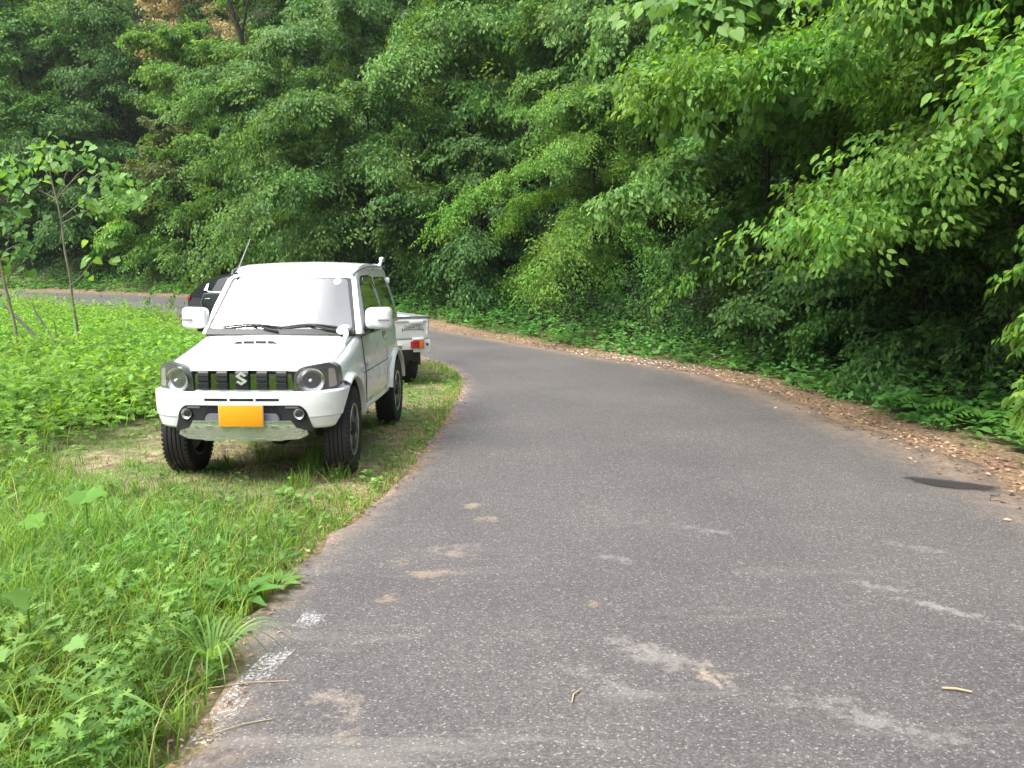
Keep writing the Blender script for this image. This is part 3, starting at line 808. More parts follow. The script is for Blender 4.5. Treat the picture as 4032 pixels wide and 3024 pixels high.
        box('turn_signal', (s * (.885 if s > 0 else .825), .531, 1.200), (.10, .012, .014), M['greybar'], m, .004, rot=Matrix.Rotation(s * .06, 3, 'Z'))
        box('mirror_foot', (s * .735, .655, 1.115), (.09, .06, .05), M['black'], m, .015)
        box('mirror_base', (s * .703, .715, 1.13), (.02, .12, .09), M['black'], m, .008)
        # small side repeater and badge
        box('side_repeater', (s * (sidex(.42, .80) + .006), .46, .81), (.012, .05, .03), M['sticker'], root, .005)
        box('badge', (s * (sidex(.68, .80) + .006), .68, .80), (.006, .07, .028), M['steel'], root, .002)
        # ---- headlamp
        hp = round_poly([(s * .372, .694), (s * .384, .858), (s * .43, .906), (s * .63, .936), (s * .682, .898), (s * .694, .755), (s * .64, .700)], [.012, .05, .06, .06, .05, .06, .05], 5)
        if s < 0: hp = hp[::-1]
        fm = lambda u, v, o: (u * (1 - .04 * o), yf(u) - .012 - o, v)
        cu2 = [s * q for q in lin(.40, .68, 9)]
        hl = panel('headlight', hp, fm, .012, .10, M['hl_black'], root, cu2, (.78, .84, .9), 40)
        bm = bmesh.new()
        rings = []
        for k in range(7):
            t = k / 6; r = .099 * math.sin(t * PI / 2) + .001
            rings.append([bm.verts.new((s * .505 + r * math.cos(a), yf(.505) - .0275 + .045 * math.cos(t * PI / 2), .808 + r * math.sin(a))) for a in lin(0, 2 * PI, 29)[:-1]])
        for a, b in zip(rings, rings[1:]):
            for i in range(28): bm.faces.new((a[i], a[(i + 1) % 28], b[(i + 1) % 28], b[i]))
        for v in bm.verts: v.co.y += (yf(v.co.x) - yf(.505)) - .002
        # the bowl sits proud of the housing face
        for v in bm.verts: v.co.y -= .028
        from_bm('reflector', bm, M['bowl'], hl, 60)
        bm = bmesh.new(); bm_lathe_x(bm, [(0, .001), (.02, .011), (.05, .008), (.055, .001)], 14)
        bmesh.ops.transform(bm, matrix=Matrix.Translation((s * .505, yf(.505) - .03, .808)) @ Matrix.Rotation(-PI / 2, 4, 'Z'), verts=bm.verts)
        from_bm('bulb', bm, M['sticker'], hl, 60)
        tp = round_poly([(s * .622, .745), (s * .622, .895), (s * .664, .885), (s * .676, .76)], .015, 3)
        panel('corner_lamp', tp if s > 0 else tp[::-1], fm, .017, .02, M['amber_clear'], hl, [s * .65])
        cp = round_poly([(s * .378, .698), (s * .389, .858), (s * .43, .902), (s * .63, .931), (s * .677, .895), (s * .69, .758), (s * .64, .705)], [.012, .05, .06, .06, .05, .06, .05], 5)
        panel('lamp_cover', cp if s > 0 else cp[::-1], lambda u, v, o: (u, yf(u) - .05 - o + .25 * (u - s * .5) ** 2 + .2 * (v - .83) ** 2, v), .0, .004, M['cover'], hl, cu2, (.76, .80, .84, .88, .92), 60)
        # fog lamp
        # ---- wheels
        for cy in (0, 2.25):
            w = empty('wheel', (s * .63, cy, .347)); w.parent = root
            if cy == 0: w.rotation_euler = (0, 0, R(2.5))
            q = s
            prof = [(-.088, .212), (-.098, .25), (-.100, .29), (-.092, .325), (-.075, .341)]
            for k in range(5):
                x = -.066 + k * .033
                prof += [(x - .012, .346), (x + .012, .346), (x + .0135, .337), (x + .0195, .337)] if k < 4 else [(x - .012, .346), (x + .012, .346)]
            prof += [(.088, .337), (.097, .318), (.101, .29), (.098, .25), (.090, .212)]
            ty = lathe_x('tyre', [(q * a, b) for a, b in prof], M['rubber'], w, 56)
            for xx in (-.079, .079):
                bm = bmesh.new()
                for k in range(56):
                    a = 2 * PI * k / 56
                    bm_box(bm, (q * xx, .337 * math.cos(a + xx), .337 * math.sin(a + xx)), (.034, .024, .014), 0, rot=Matrix.Rotation(a + xx - PI / 2 + PI, 3, 'X'))
                from_bm('tread', bm, M['rubber'], ty, None)
            rm = lathe_x('rim', [(q * a, b) for a, b in [(-.085, .213), (-.085, .195), (-.02, .175), (.03, .172), (.076, .19), (.086, .198), (.091, .214), (.086, .217), (.080, .206)]], M['gunmetal'], w, 48)
            lathe_x('rim_lip', [(q * a, b) for a, b in [(.086, .197), (.0925, .203), (.0925, .2075), (.088, .2105)]], M['alu'], rm, 48)
            lathe_x('brake_drum', [(q * -.03, .001), (q * -.03, .13), (q * .02, .13), (q * .025, .001)], M['black'], rm, 28)
            bm = bmesh.new()
            for k in range(5):
                for dx in (-.17, .17):
                    a = 2 * PI * k / 5 + .3
                    b0, b1 = a + dx * .9, a + dx
                    p0 = Vector((q * .068, .05 * math.cos(b0), .05 * math.sin(b0))); p1 = Vector((q * .066, .197 * math.cos(b1), .197 * math.sin(b1)))
                    d = (p1 - p0).normalized(); sd = Vector((0, -d.z, d.y)); X = Vector((q, 0, 0))
                    vs = [bm.verts.new(p + sd * (o * wd) + X * hh) for p, wd in ((p0, .015), (p1, .021)) for o, hh in ((-1, -.03), (-.75, .012), (.75, .012), (1, -.03))]
                    for i in range(3): bm.faces.new((vs[i], vs[i + 1], vs[i + 5], vs[i + 4]))
                    bm.faces.new((vs[0], vs[4], vs[7], vs[3])); bm.faces.new(vs[:4]); bm.faces.new(vs[4:][::-1])
            from_bm('spoke', bm, M['gunmetal'], rm, 20)
            lathe_x('hub_cap', [(q * .03, .062), (q * .082, .06), (q * .095, .045), (q * .10, .02), (q * .10, .001)], M['black'], rm, 24)
            lathe_x('inner_hub', [(q * -.09, .001), (q * -.09, .09), (q * -.05, .16), (q * .0, .165)], M['steel'], rm, 28)
    # ---- bumper
    plan = [(.742, -.16), (.736, -.30), (.722, -.38), (.685, -.44), (.625, -.49), (.54, -.523), (.42, -.545), (.22, -.556), (0, -.56)]
    plan = [(-x, y) for x, y in plan] + [(x, y) for x, y in plan[::-1][1:]]
    prof = [(.10, .722), (.022, .720), (.004, .712), (0, .69), (.002, .60), (.006, .532), (.014, .526), (.018, .50), (.032, .452), (.05, .436), (.12, .430)]
    pl = [Vector((x, y)) for x, y in plan]
    bm = bmesh.new(); rings = []
    for i, p in enumerate(pl):
        d = (pl[min(i + 1, len(pl) - 1)] - pl[max(i - 1, 0)]).normalized()
        nrm2 = Vector((d.y, -d.x))
        rise = .012 * (abs(p.x) / .7) ** 2
        rings.append([bm.verts.new((p.x - nrm2.x * o, p.y - nrm2.y * o, z + rise)) for o, z in prof])
    for a, b in zip(rings, rings[1:]):
        for k in range(len(prof)): bm.faces.new((a[k], a[(k + 1) % len(prof)], b[(k + 1) % len(prof)], b[k]))
    bm.faces.new(rings[0]); bm.faces.new(rings[-1][::-1])
    bump = from_bm('bumper', bm, P, root, 25)
    cut = bmesh.new()
    for s in (-1, 1):
        r = bmesh.ops.create_cone(cut, cap_ends=True, segments=64, radius1=.427, radius2=.427, depth=.5)
        bmesh.ops.transform(cut, matrix=Matrix.Translation((s * .66, 0, .345)) @ Matrix.Rotation(PI / 2, 4, 'Y'), verts=r['verts'])
    boolean(bump, cut)
    open_ = round_poly([(-.455, .36), (-.47, .575), (-.425, .628), (.425, .628), (.47, .575), (.515, .36)], [.01, .05, .05, .05, .05, .01], 5)
    open_ = round_poly([(-.525, .36), (-.485, .575), (-.44, .628), (.44, .628), (.485, .575), (.525, .36)], [.01, .06, .05, .05, .06, .01], 5)
    cut = bmesh.new()
    vs = [cut.verts.new((x, -.8, z)) for x, z in open_]; f = cut.faces.new(vs)
    ex = bmesh.ops.extrude_face_region(cut, geom=[f]); bmesh.ops.translate(cut, vec=(0, .5, 0), verts=[v for v in ex['geom'] if isinstance(v, bmesh.types.BMVert)])
    boolean(bump, cut)
    bmap = lambda u, v, o: (u, float(np.interp(abs(u), [0, .22, .42, .56, .655], [-.56, -.556, -.545, -.523, -.49])) - o, v)
    cu = lin(-.45, .45, 13)
    cut = bmesh.new()
    for a, b in ((-.28, -.105), (-.09, .09), (.105, .28)):
        bm_box(cut, ((a + b) / 2, -.56, .668), (b - a, .06, .021))
    boolean(bump, cut)
    panel('bumper_slot', [(-.30, .65), (.30, .65), (.30, .688), (-.30, .688)], bmap, -.022, .01, M['black'], bump, cu)
    # dark centre of the bumper with grey bar, fog lamps and bright skid plate
    ins = panel('lower_grille', [(x * .995, max(z, .428)) for x, z in open_], bmap, -.012, .04, M['black'], bump, cu)
    panel('grille_recess', round_poly([(-.30, .50), (-.27, .615), (.27, .615), (.30, .50)], .03, 4), bmap, -.0095, .004, simple('deep_black', (.004, .004, .005), .9), ins, cu)
    panel('cross_bar', round_poly([(-.285, .515), (-.26, .565), (.26, .565), (.285, .515)], .02, 4), bmap, .006, .03, M['greybar'], ins, cu)
    for s in (-1, 1):
        panel('grille_fin', round_poly([(s * .42, .605), (s * .32, .605), (s * .32, .618), (s * .42, .618)][::s], .004, 2), bmap, -.006, .01, M['greybar'], ins)
        fl = empty('fog_lamp', (s * .423, -.535, .563)); fl.parent = bump
        bm = bmesh.new(); bm_lathe_x(bm, [(.03, .052), (0, .050), (-.012, .044), (-.004, .040), (.015, .02), (.02, .001)], 26)
        bmesh.ops.transform(bm, matrix=Matrix.Rotation(PI / 2, 4, 'Z') , verts=bm.verts)
        from_bm('fog_bezel', bm, M['black'], fl, 40)
        bm = bmesh.new(); bm_lathe_x(bm, [(-.012, .040), (-.018, .03), (-.021, .001)], 26)
        bmesh.ops.transform(bm, matrix=Matrix.Rotation(PI / 2, 4, 'Z'), verts=bm.verts)
        from_bm('fog_lens', bm, M['cover'], fl, 60)
        bm = bmesh.new(); bm_lathe_x(bm, [(-.010, .040), (.012, .022), (.018, .001)], 26)
        bmesh.ops.transform(bm, matrix=Matrix.Rotation(PI / 2, 4, 'Z'), verts=bm.verts)
        from_bm('fog_reflector', bm, M['alu'], fl, 60)
    sk = [(-.372, .502), (.372, .502), (.405, .455), (.478, .432), (.488, .405), (.42, .372), (.30, .364), (.29, .358), (.18, .358), (.17, .364), (-.17, .364), (-.18, .358), (-.29, .358), (-.30, .364), (-.42, .372), (-.488, .405), (-.478, .432), (-.405, .455)]
    smp = lambda u, v, o: (u, float(np.interp(abs(u), [0, .22, .42, .56], [-.572, -.568, -.556, -.53])) - o + max(0, .47 - v) * .22 + .004 * abs(math.sin(u * 13)), v)
    skid = panel('skid_plate', sk[::-1], smp, .004, .02, simple('brushed_skid', (.66, .65, .63), .26, .62), bump, lin(-.42, .42, 22), (.40, .43, .47), 24)
    bm = bmesh.new()
    for a, b, v in ((-.37, -.12, .503), (.12, .37, .503)):
        bm = bmesh.new(); bm_panel(bm, [(a, v), (b, v), (b, v + .012), (a, v + .012)], smp, .012, .016, lin(a + .03, b - .03, 4)); from_bm('skid_rail', bm, M['alu'], skid)
    for u, w_ in ((-.245, .05), (.245, .05), (-.115, .045), (.115, .045), (-.345, .012), (.345, .012), (-.45, .03), (.45, .03)):
        vv = .47 if abs(u) < .4 else .437
        bm = bmesh.new(); bm_panel(bm, round_poly([(u - w_ / 2, vv - .008), (u + w_ / 2, vv - .008), (u + w_ / 2, vv + .008), (u - w_ / 2, vv + .008)], .006, 2), smp, .009, .006)
        from_bm('skid_slot', bm, M['polished'], skid)
    # number plate
    pf = box('number_plate', (.005, -.588, .555), (.336, .010, .171), M['platew'], root, .003)
    box('plate_face', (.005, -.5945, .5545), (.326, .005, .158), M['plate'], pf, .002)
    # ---- grille: white bar above, bright bar, five dark slots, emblem
    gm = lambda u, v, o: (u, yf(u) - o, v)
    cu = lin(-.33, .33, 9)
    gb = panel('grille', [(-.375, .735), (.375, .735), (.365, .858), (-.365, .858)], gm, .012, .03, simple('chrome_dark_reflection', (.24, .255, .26), .08, 1), root, cu)  # chrome darkened in its base colour to imitate dark trees reflected in it
    panel('grille_lip', [(-.36, .708), (.36, .708), (.37, .735), (-.37, .735)], gm, .024, .04, simple('bright_lip', (.75, .77, .78), .22, .6), gb, cu)
    for u, w_ in ((-.293, .078), (-.150, .080), (0, .098), (.150, .080), (.293, .078)):
        bm = bmesh.new()
        rows = [(.738, .016), (.746, .030), (.79, .034), (.796, .026), (.802, .026), (.806, .036), (.828, .036), (.832, .028), (.838, .028), (.842, .034), (.866, .030), (.882, .014)]
        a = [bm.verts.new((u - w_ / 2 + (.004 if i in (0, len(rows) - 1) else 0), yf(u) - o - .006, z)) for i, (z, o) in enumerate(rows)]
        b = [bm.verts.new((u + w_ / 2 - (.004 if i in (0, len(rows) - 1) else 0), yf(u) - o - .006, z)) for i, (z, o) in enumerate(rows)]
        c = [bm.verts.new((v.co.x, yf(u) + .01, v.co.z)) for v in a]; d = [bm.verts.new((v.co.x, yf(u) + .01, v.co.z)) for v in b]
        for i in range(len(rows) - 1):
            bm.faces.new((a[i], b[i], b[i + 1], a[i + 1])); bm.faces.new((a[i], a[i + 1], c[i + 1], c[i])); bm.faces.new((b[i], d[i], d[i + 1], b[i + 1]))
        bm.faces.new((a[0], c[0], d[0], b[0])); bm.faces.new((a[-1], b[-1], d[-1], c[-1]))
        from_bm('grille_slot', bm, M['black'], gb, 20)
    S = [(0, 1), (.88, .47), (.55, .27), (.02, .58), (-.28, .40), (.90, -.30), (.90, -.45), (0, -1), (-.88, -.47), (-.55, -.27), (-.02, -.58), (.28, -.40), (-.90, .30), (-.90, .45)]
    panel('emblem', [(x * .044, .826 + z * .050) for x, z in S][::-1], gm, .050, .012, simple('emblem_chrome', (.88, .89, .9), .2, .7), gb)
    # ---- bonnet details: shut line, scoop with four slots, washer side mirror
    hood_z = lambda x, y: topz(y) + .012 - .01 * (abs(x) / .6) ** 2
    bm = bmesh.new()
    X0, X1 = -.335, .095
    nu, nv = 15, 9
    grid = []
    for j in range(nv):
        row = []
        for i in range(nu):
            u = i / (nu - 1); x = X0 + (X1 - X0) * u; y = .17 + .30 * j / (nv - 1)
            pr = min(1, 4 * u * (1 - u)) ** .5; fall = (1 - (j / (nv - 1)) ** 1.5)
            row.append(bm.verts.new((x, y, hood_z(x, y) - .004 + .040 * pr * fall)))
        grid.append(row)
    for j in range(nv - 1):
        for i in range(nu - 1): bm.faces.new((grid[j][i], grid[j][i + 1], grid[j + 1][i + 1], grid[j + 1][i]))
    base = [bm.verts.new((v.co.x, .155, hood_z(v.co.x, .155) - .012)) for v in grid[0]]
    for i in range(nu - 1): bm.faces.new((base[i], base[i + 1], grid[0][i + 1], grid[0][i]))
    sc = from_bm('bonnet_scoop', bm, P, root, 30)
    for a, b in ((-.295, -.225), (-.212, -.125), (-.112, -.025), (-.012, .058)):
        z0 = hood_z(a, .16) + .004
        bm = bmesh.new()
        pts = [(a, z0), (b, z0), (b, z0 + .021), (a, z0 + .021)]
        if a < -.25: pts = [(a - .01, z0), (b, z0), (b, z0 + .021), (a + .03, z0 + .020)]
        if b > .03: pts = [(a, z0), (b + .01, z0), (b - .03, z0 + .020), (a, z0 + .021)]
        bm_panel(bm, pts, lambda u, v, o: (u, .163 + (v - z0) * .25 - o, v), .004, .01)
        from_bm('scoop_slot', bm, M['black'], sc)
    bm = bmesh.new()
    for s in (-1, 1):
        bm = bmesh.new(); bm_tube(bm, [(s * .628, y + (yf(.6) - yf(0)) * max(0, min(1, (.35 - y) / .85)) ** 1.3, topz(y) - .004 - (.002 if y < .3 else 0)) for y in lin(-.40, .52, 12)], .0035, 5)
        from_bm('bonnet_seam', bm, M['seam'], root, 60)
    sm = empty('side_under_mirror'); sm.parent = root
    tube('mirror_stem', [(.60, .20, 1.000), (.605, .25, 1.045), (.60, .33, 1.085), (.575, .42, 1.115)], [.016, .018, .024, .03], P, sm, 10)
    bm = bmesh.new(); bmesh.ops.create_uvsphere(bm, u_segments=20, v_segments=12, radius=1)
    for v in bm.verts: v.co = Vector((.555 + .062 * v.co.x, .44 + .06 * v.co.y, 1.125 + .042 * v.co.z + .012 * v.co.x))
    from_bm('mirror_pod', bm, P, sm, 60)
    for s in (-1, 1): tube('washer_nozzle', [(s * .60, -.33, .955), (s * .60, -.335, .975)], .003, M['black'], root, 5)
    # ---- aerial on the pillar, tail mirror, spare wheel, tail lamps, underside
    an = empty('aerial'); an.parent = root
    tube('aerial_mast', [(-.495, .87, 1.60), (-.345, .83, 1.90)], [.005, .0035], M['alu'], an, 6)
    box('aerial_base', (-.50, .875, 1.597), (.03, .05, .02), M['black'], an, .006)
    rm_ = empty('rear_under_mirror'); rm_.parent = root
    tube('mirror_arm', [(.50, 2.50, 1.66), (.515, 2.53, 1.71), (.52, 2.56, 1.745)], [.02, .016, .012], P, rm_, 8)
    bm = bmesh.new(); bmesh.ops.create_uvsphere(bm, u_segments=14, v_segments=10, radius=1)
    for v in bm.verts: v.co = Vector((.52 + .035 * v.co.x, 2.58 + .03 * v.co.y, 1.745 + .03 * v.co.z))
    from_bm('mirror_pod', bm, M['alu'], rm_, 60)
    box('rear_hinge', (.575, 2.615, 1.52), (.04, .04, .06), P, root, .012)
    sp = empty('spare_wheel', (0.08, 2.70, .92)); sp.parent = root; sp.rotation_euler = (0, 0, PI / 2)
    lathe_x('tyre', [(-.08, .20), (-.095, .26), (-.09, .32), (-.06, .345), (.06, .345), (.09, .32), (.095, .26), (.08, .20)], M['rubber'], sp, 40)
    lathe_x('spare_cover', [(.06, .22), (.09, .2), (.1, .001)], M['gunmetal'], sp, 32)
    box('rear_bumper', (0, 2.60, .55), (1.40, .14, .18), P, root, .04, 3)
    for s in (-1, 1): box('tail_lamp', (s * .55, 2.672, .57), (.2, .02, .08), M['red_lens'], root, .01)
    ub = empty('underside'); ub.parent = root
    box('chassis', (0, 1.1, .42), (1.0, 2.9, .14), M['black'], ub, .03)
    for cy in (0, 2.25):
        tube('axle', [(-.55, cy, .33), (.55, cy, .33)], .04, M['black'], ub, 12)
        bm = bmesh.new(); bmesh.ops.create_uvsphere(bm, u_segments=16, v_segments=10, radius=1)
        for v in bm.verts: v.co = Vector((.12 + .12 * v.co.x, cy + .11 * v.co.y, .33 + .11 * v.co.z))
        from_bm('differential', bm, M['black'], ub, 60)
    box('gearbox_shade_box', (.05, .75, .36), (.42, 1.3, .16), M['black'], ub, .04)  # this box and the next two are added to deepen the shadow underneath
    box('guard_shade_box', (0, -.28, .40), (.8, .34, .10), M['black'], ub, .03)
    box('tank_shade_box', (0, 1.95, .40), (.9, .45, .16), M['black'], ub, .04)
    box('wheel_housing', (0, -.12, .60), (.95, .55, .2), M['black'], ub, .03)
    return root
suv = build_suv()

# ------------------------------------------------------------------ small pickup truck behind it
def build_truck():
    yaw = R(26)
    root = empty('pickup_truck', (-1.165, 11.9, 0), yaw, 'small white flatbed pickup with dropsides, half hidden behind the off-roader', 'truck')
    P = M['truck_paint']; W = 1.42
    # local x: 0 at the right rear corner, negative to the left; y forward
    def b(name, c, s, m, par=root, bev=.012, seg=2): return box(name, c, s, m, par, bev, seg)
    bed = b('load_bed', (-W / 2, .99, .655), (W, 1.92, .06), P)
    tg = b('tailgate', (-W / 2, .02, .815), (W - .07, .035, .285), P)
    b('top_rail', (-W / 2, .02, .972), (W - .02, .05, .032), M['steel'], tg, .006)
    b('tailgate_lip', (-W / 2, -.004, .925), (W - .09, .02, .03), P, tg, .006)
    b('latch', (-.22, -.012, .905), (.20, .03, .045), P, tg, .01)
    for z in (.74, .84): b('hinge_post', (-.052, .005, z + .03), (.02, .03, .09), P, tg, .004)
    cu = bpy.data.curves.new('lettering', 'FONT'); cu.body = 'DAIHATSU'; cu.size = .074; cu.extrude = .001; cu.align_x = 'CENTER'; cu.space_character = 1.0
    tmp = bpy.data.objects.new('t', cu); COL.objects.link(tmp); bpy.context.view_layer.update()
    me = bpy.data.meshes.new_from_object(tmp.evaluated_get(bpy.context.evaluated_depsgraph_get())); bpy.data.objects.remove(tmp)
    lt = finish('lettering', me, M['text'], tg, None)
    lt.location = (-.27, -.0005, .808); lt.rotation_euler = (PI / 2, 0, 0); lt.scale = (.72, 1, 1)
    for v in me.vertices: v.co.x += .15 * v.co.y
    bm = bmesh.new(); bm_box(bm, (-.27, .0, .797), (.31, .004, .008))
    for x in (-.424, -.116): bm_box(bm, (x, .0, .80), (.008, .006, .05))
    from_bm('letter_underline', bm, M['text'], tg)
    for x in (0, -W): b('side_gate', (x + (-.02 if x == 0 else .02), .99, .815), (.035, 1.92, .285), P)
    for x in (-.02, -W + .02):
        r = b('side_rail', (x, .99, .968), (.05, 1.93, .03), M['steel'], root, .006)
    rp = b('rear_panel', (-W / 2, .035, .575), (W - .01, .06, .155), P, root, .012)
    b('rear_bumper', (-W / 2, .03, .50), (W - .03, .05, .05), P, root, .012)
    for x, flip in ((-.20, 1), (-W + .20, -1)):
        tl = empty('tail_lamp', (x, -.004, .585)); tl.parent = root
        b('brake_lens', (-flip * .045, -.008, 0), (.125, .03, .10), M['red_lens'], tl, .006)
        b('turn_lens', (flip * .056, -.008, 0), (.072, .03, .10), M['orange_lens'], tl, .006)
    b('reflector', (-.50, -.004, .555), (.125, .02, .05), M['olive'], root, .004)
    b('reflector_frame', (-.50, .001, .555), (.15, .015, .07), P, root, .004)
    b('hook', (-.19, -.005, .665), (.17, .03, .03), M['sticker'], root, .006)
    tube('marker_lamp', [(-.055, .01, .585), (-.055, -.012, .585)], .018, M['black'], root, 12)
    fl = b('mud_flap', (-.21, .24, .375), (.27, .012, .22), M['flap'], root, .004)
    b('mud_flap', (-W + .21, .24, .375), (.27, .012, .22), M['flap'], root, .004)
    for x, y in ((-.19, .50), (-W + .19, .50), (-.14, 2.45), (-W + .14, 2.45)):
        w = empty('wheel', (x, y, .275)); w.parent = root
        lathe_x('tyre', [(-.06, .16), (-.085, .19), (-.085, .235), (-.07, .268), (-.03, .275), (-.028, .269), (-.02, .269), (-.018, .275), (.018, .275), (.02, .269), (.028, .269), (.03, .275), (.07, .268), (.085, .235), (.085, .19), (.06, .16)], M['rubber'], w, 36)
        q = 1 if x > -.7 else -1
        lathe_x('rim', [(q * -.05, .16), (q * .05, .165), (q * .03, .12), (q * .05, .05), (q * .05, .001)], M['steel'], w, 28)
    b('chassis', (-W / 2, 1.3, .45), (.9, 2.6, .14), M['black'], root, .02)
    b('rear_axle', (-W / 2, .5, .29), (1.0, .07, .07), M['black'], root, .02)
    # cab
    side = [(1.98, .42), (1.98, 1.20), (2.04, 1.66), (2.12, 1.735), (2.62, 1.735), (2.78, 1.66), (3.10, 1.05), (3.24, .86), (3.28, .42)]
    bm = bmesh.new()
    a = [bm.verts.new((-.02 - (.06 * max(0, z - 1.0)), y, z)) for y, z in side]; c = [bm.verts.new((-W + .02 + (.06 * max(0, z - 1.0)), y, z)) for y, z in side]
    n = len(side)
    for i in range(n): bm.faces.new((a[i], a[(i + 1) % n], c[(i + 1) % n], c[i]))
    bm.faces.new(a[::-1]); bm.faces.new(c)
    bmesh.ops.bevel(bm, geom=bm.edges[:], offset=.035, segments=3, affect='EDGES')
    cab = from_bm('cab', bm, P, root, 40)
    b('rear_window', (-W / 2, 1.995, 1.40), (1.05, .02, .34), M['glass'], cab, .01)
    for s, x in ((1, -.05), (-1, -W + .05)):
        dw = panel('door_window', round_poly([(2.22, 1.12), (2.22, 1.60), (2.60, 1.60), (2.92, 1.12)], .04, 3), lambda u, v, o: (x + s * (.026 - .06 * (v - 1.0) + o), u, v), .006, .01, M['glass'], cab)
        b('door_mirror', (x + s * .13, 3.0, 1.22), (.12, .06, .19), M['black'], cab, .02)
    panel('windscreen', round_poly([(-W + .14, .05), (-.14, .05), (-.17, .95), (-W + .17, .95)], .04, 3), lambda u, v, o: (u, 3.10 - .32 * v + o * .9, 1.05 + .61 * v + o * .4), .006, .012, M['glass'], cab)
    for x in (-.2, -W + .2): b('headlight', (x, 3.285, .72), (.2, .03, .12), M['alu'], cab, .01)
    b('front_bumper', (-W / 2, 3.29, .48), (W - .04, .08, .16), P, cab, .02)
    # headboard frame and aerial
    bm = bmesh.new()
    bm_tube(bm, [(-.06, 1.9, .97), (-.08, 1.9, 1.70), (-W + .08, 1.9, 1.70), (-W + .06, 1.9, .97)], .02, 8); bm_tube(bm, [(-.07, 1.9, 1.3), (-W + .07, 1.9, 1.3)], .015, 8)
    from_bm('headboard_frame', bm, M['black'], root, 60)
    tube('aerial', [(-.30, 2.12, 1.72), (-.315, 2.10, 2.16)], [.004, .0025], M['black'], cab, 5)
    return root
build_truck()
ct = empty('water_hose', (-1.76, 11.95, .688), R(26), 'pale coiled hose lying in the white pickup bed behind its tailgate', 'hose')
bm = bmesh.new()
for k in range(3):
    bm_tube(bm, [(.24 * math.cos(a), .2 + .10 * math.sin(a), .155 + .13 * math.sin(a) + .012 * k) for a in lin(0, 2 * PI, 19)], .014, 6, False)
bm_tube(bm, [(-.25, .2, .15), (-.28, .2, .02)], .014, 6)
from_bm('hose_coil', bm, M['cargo'], ct, 60)

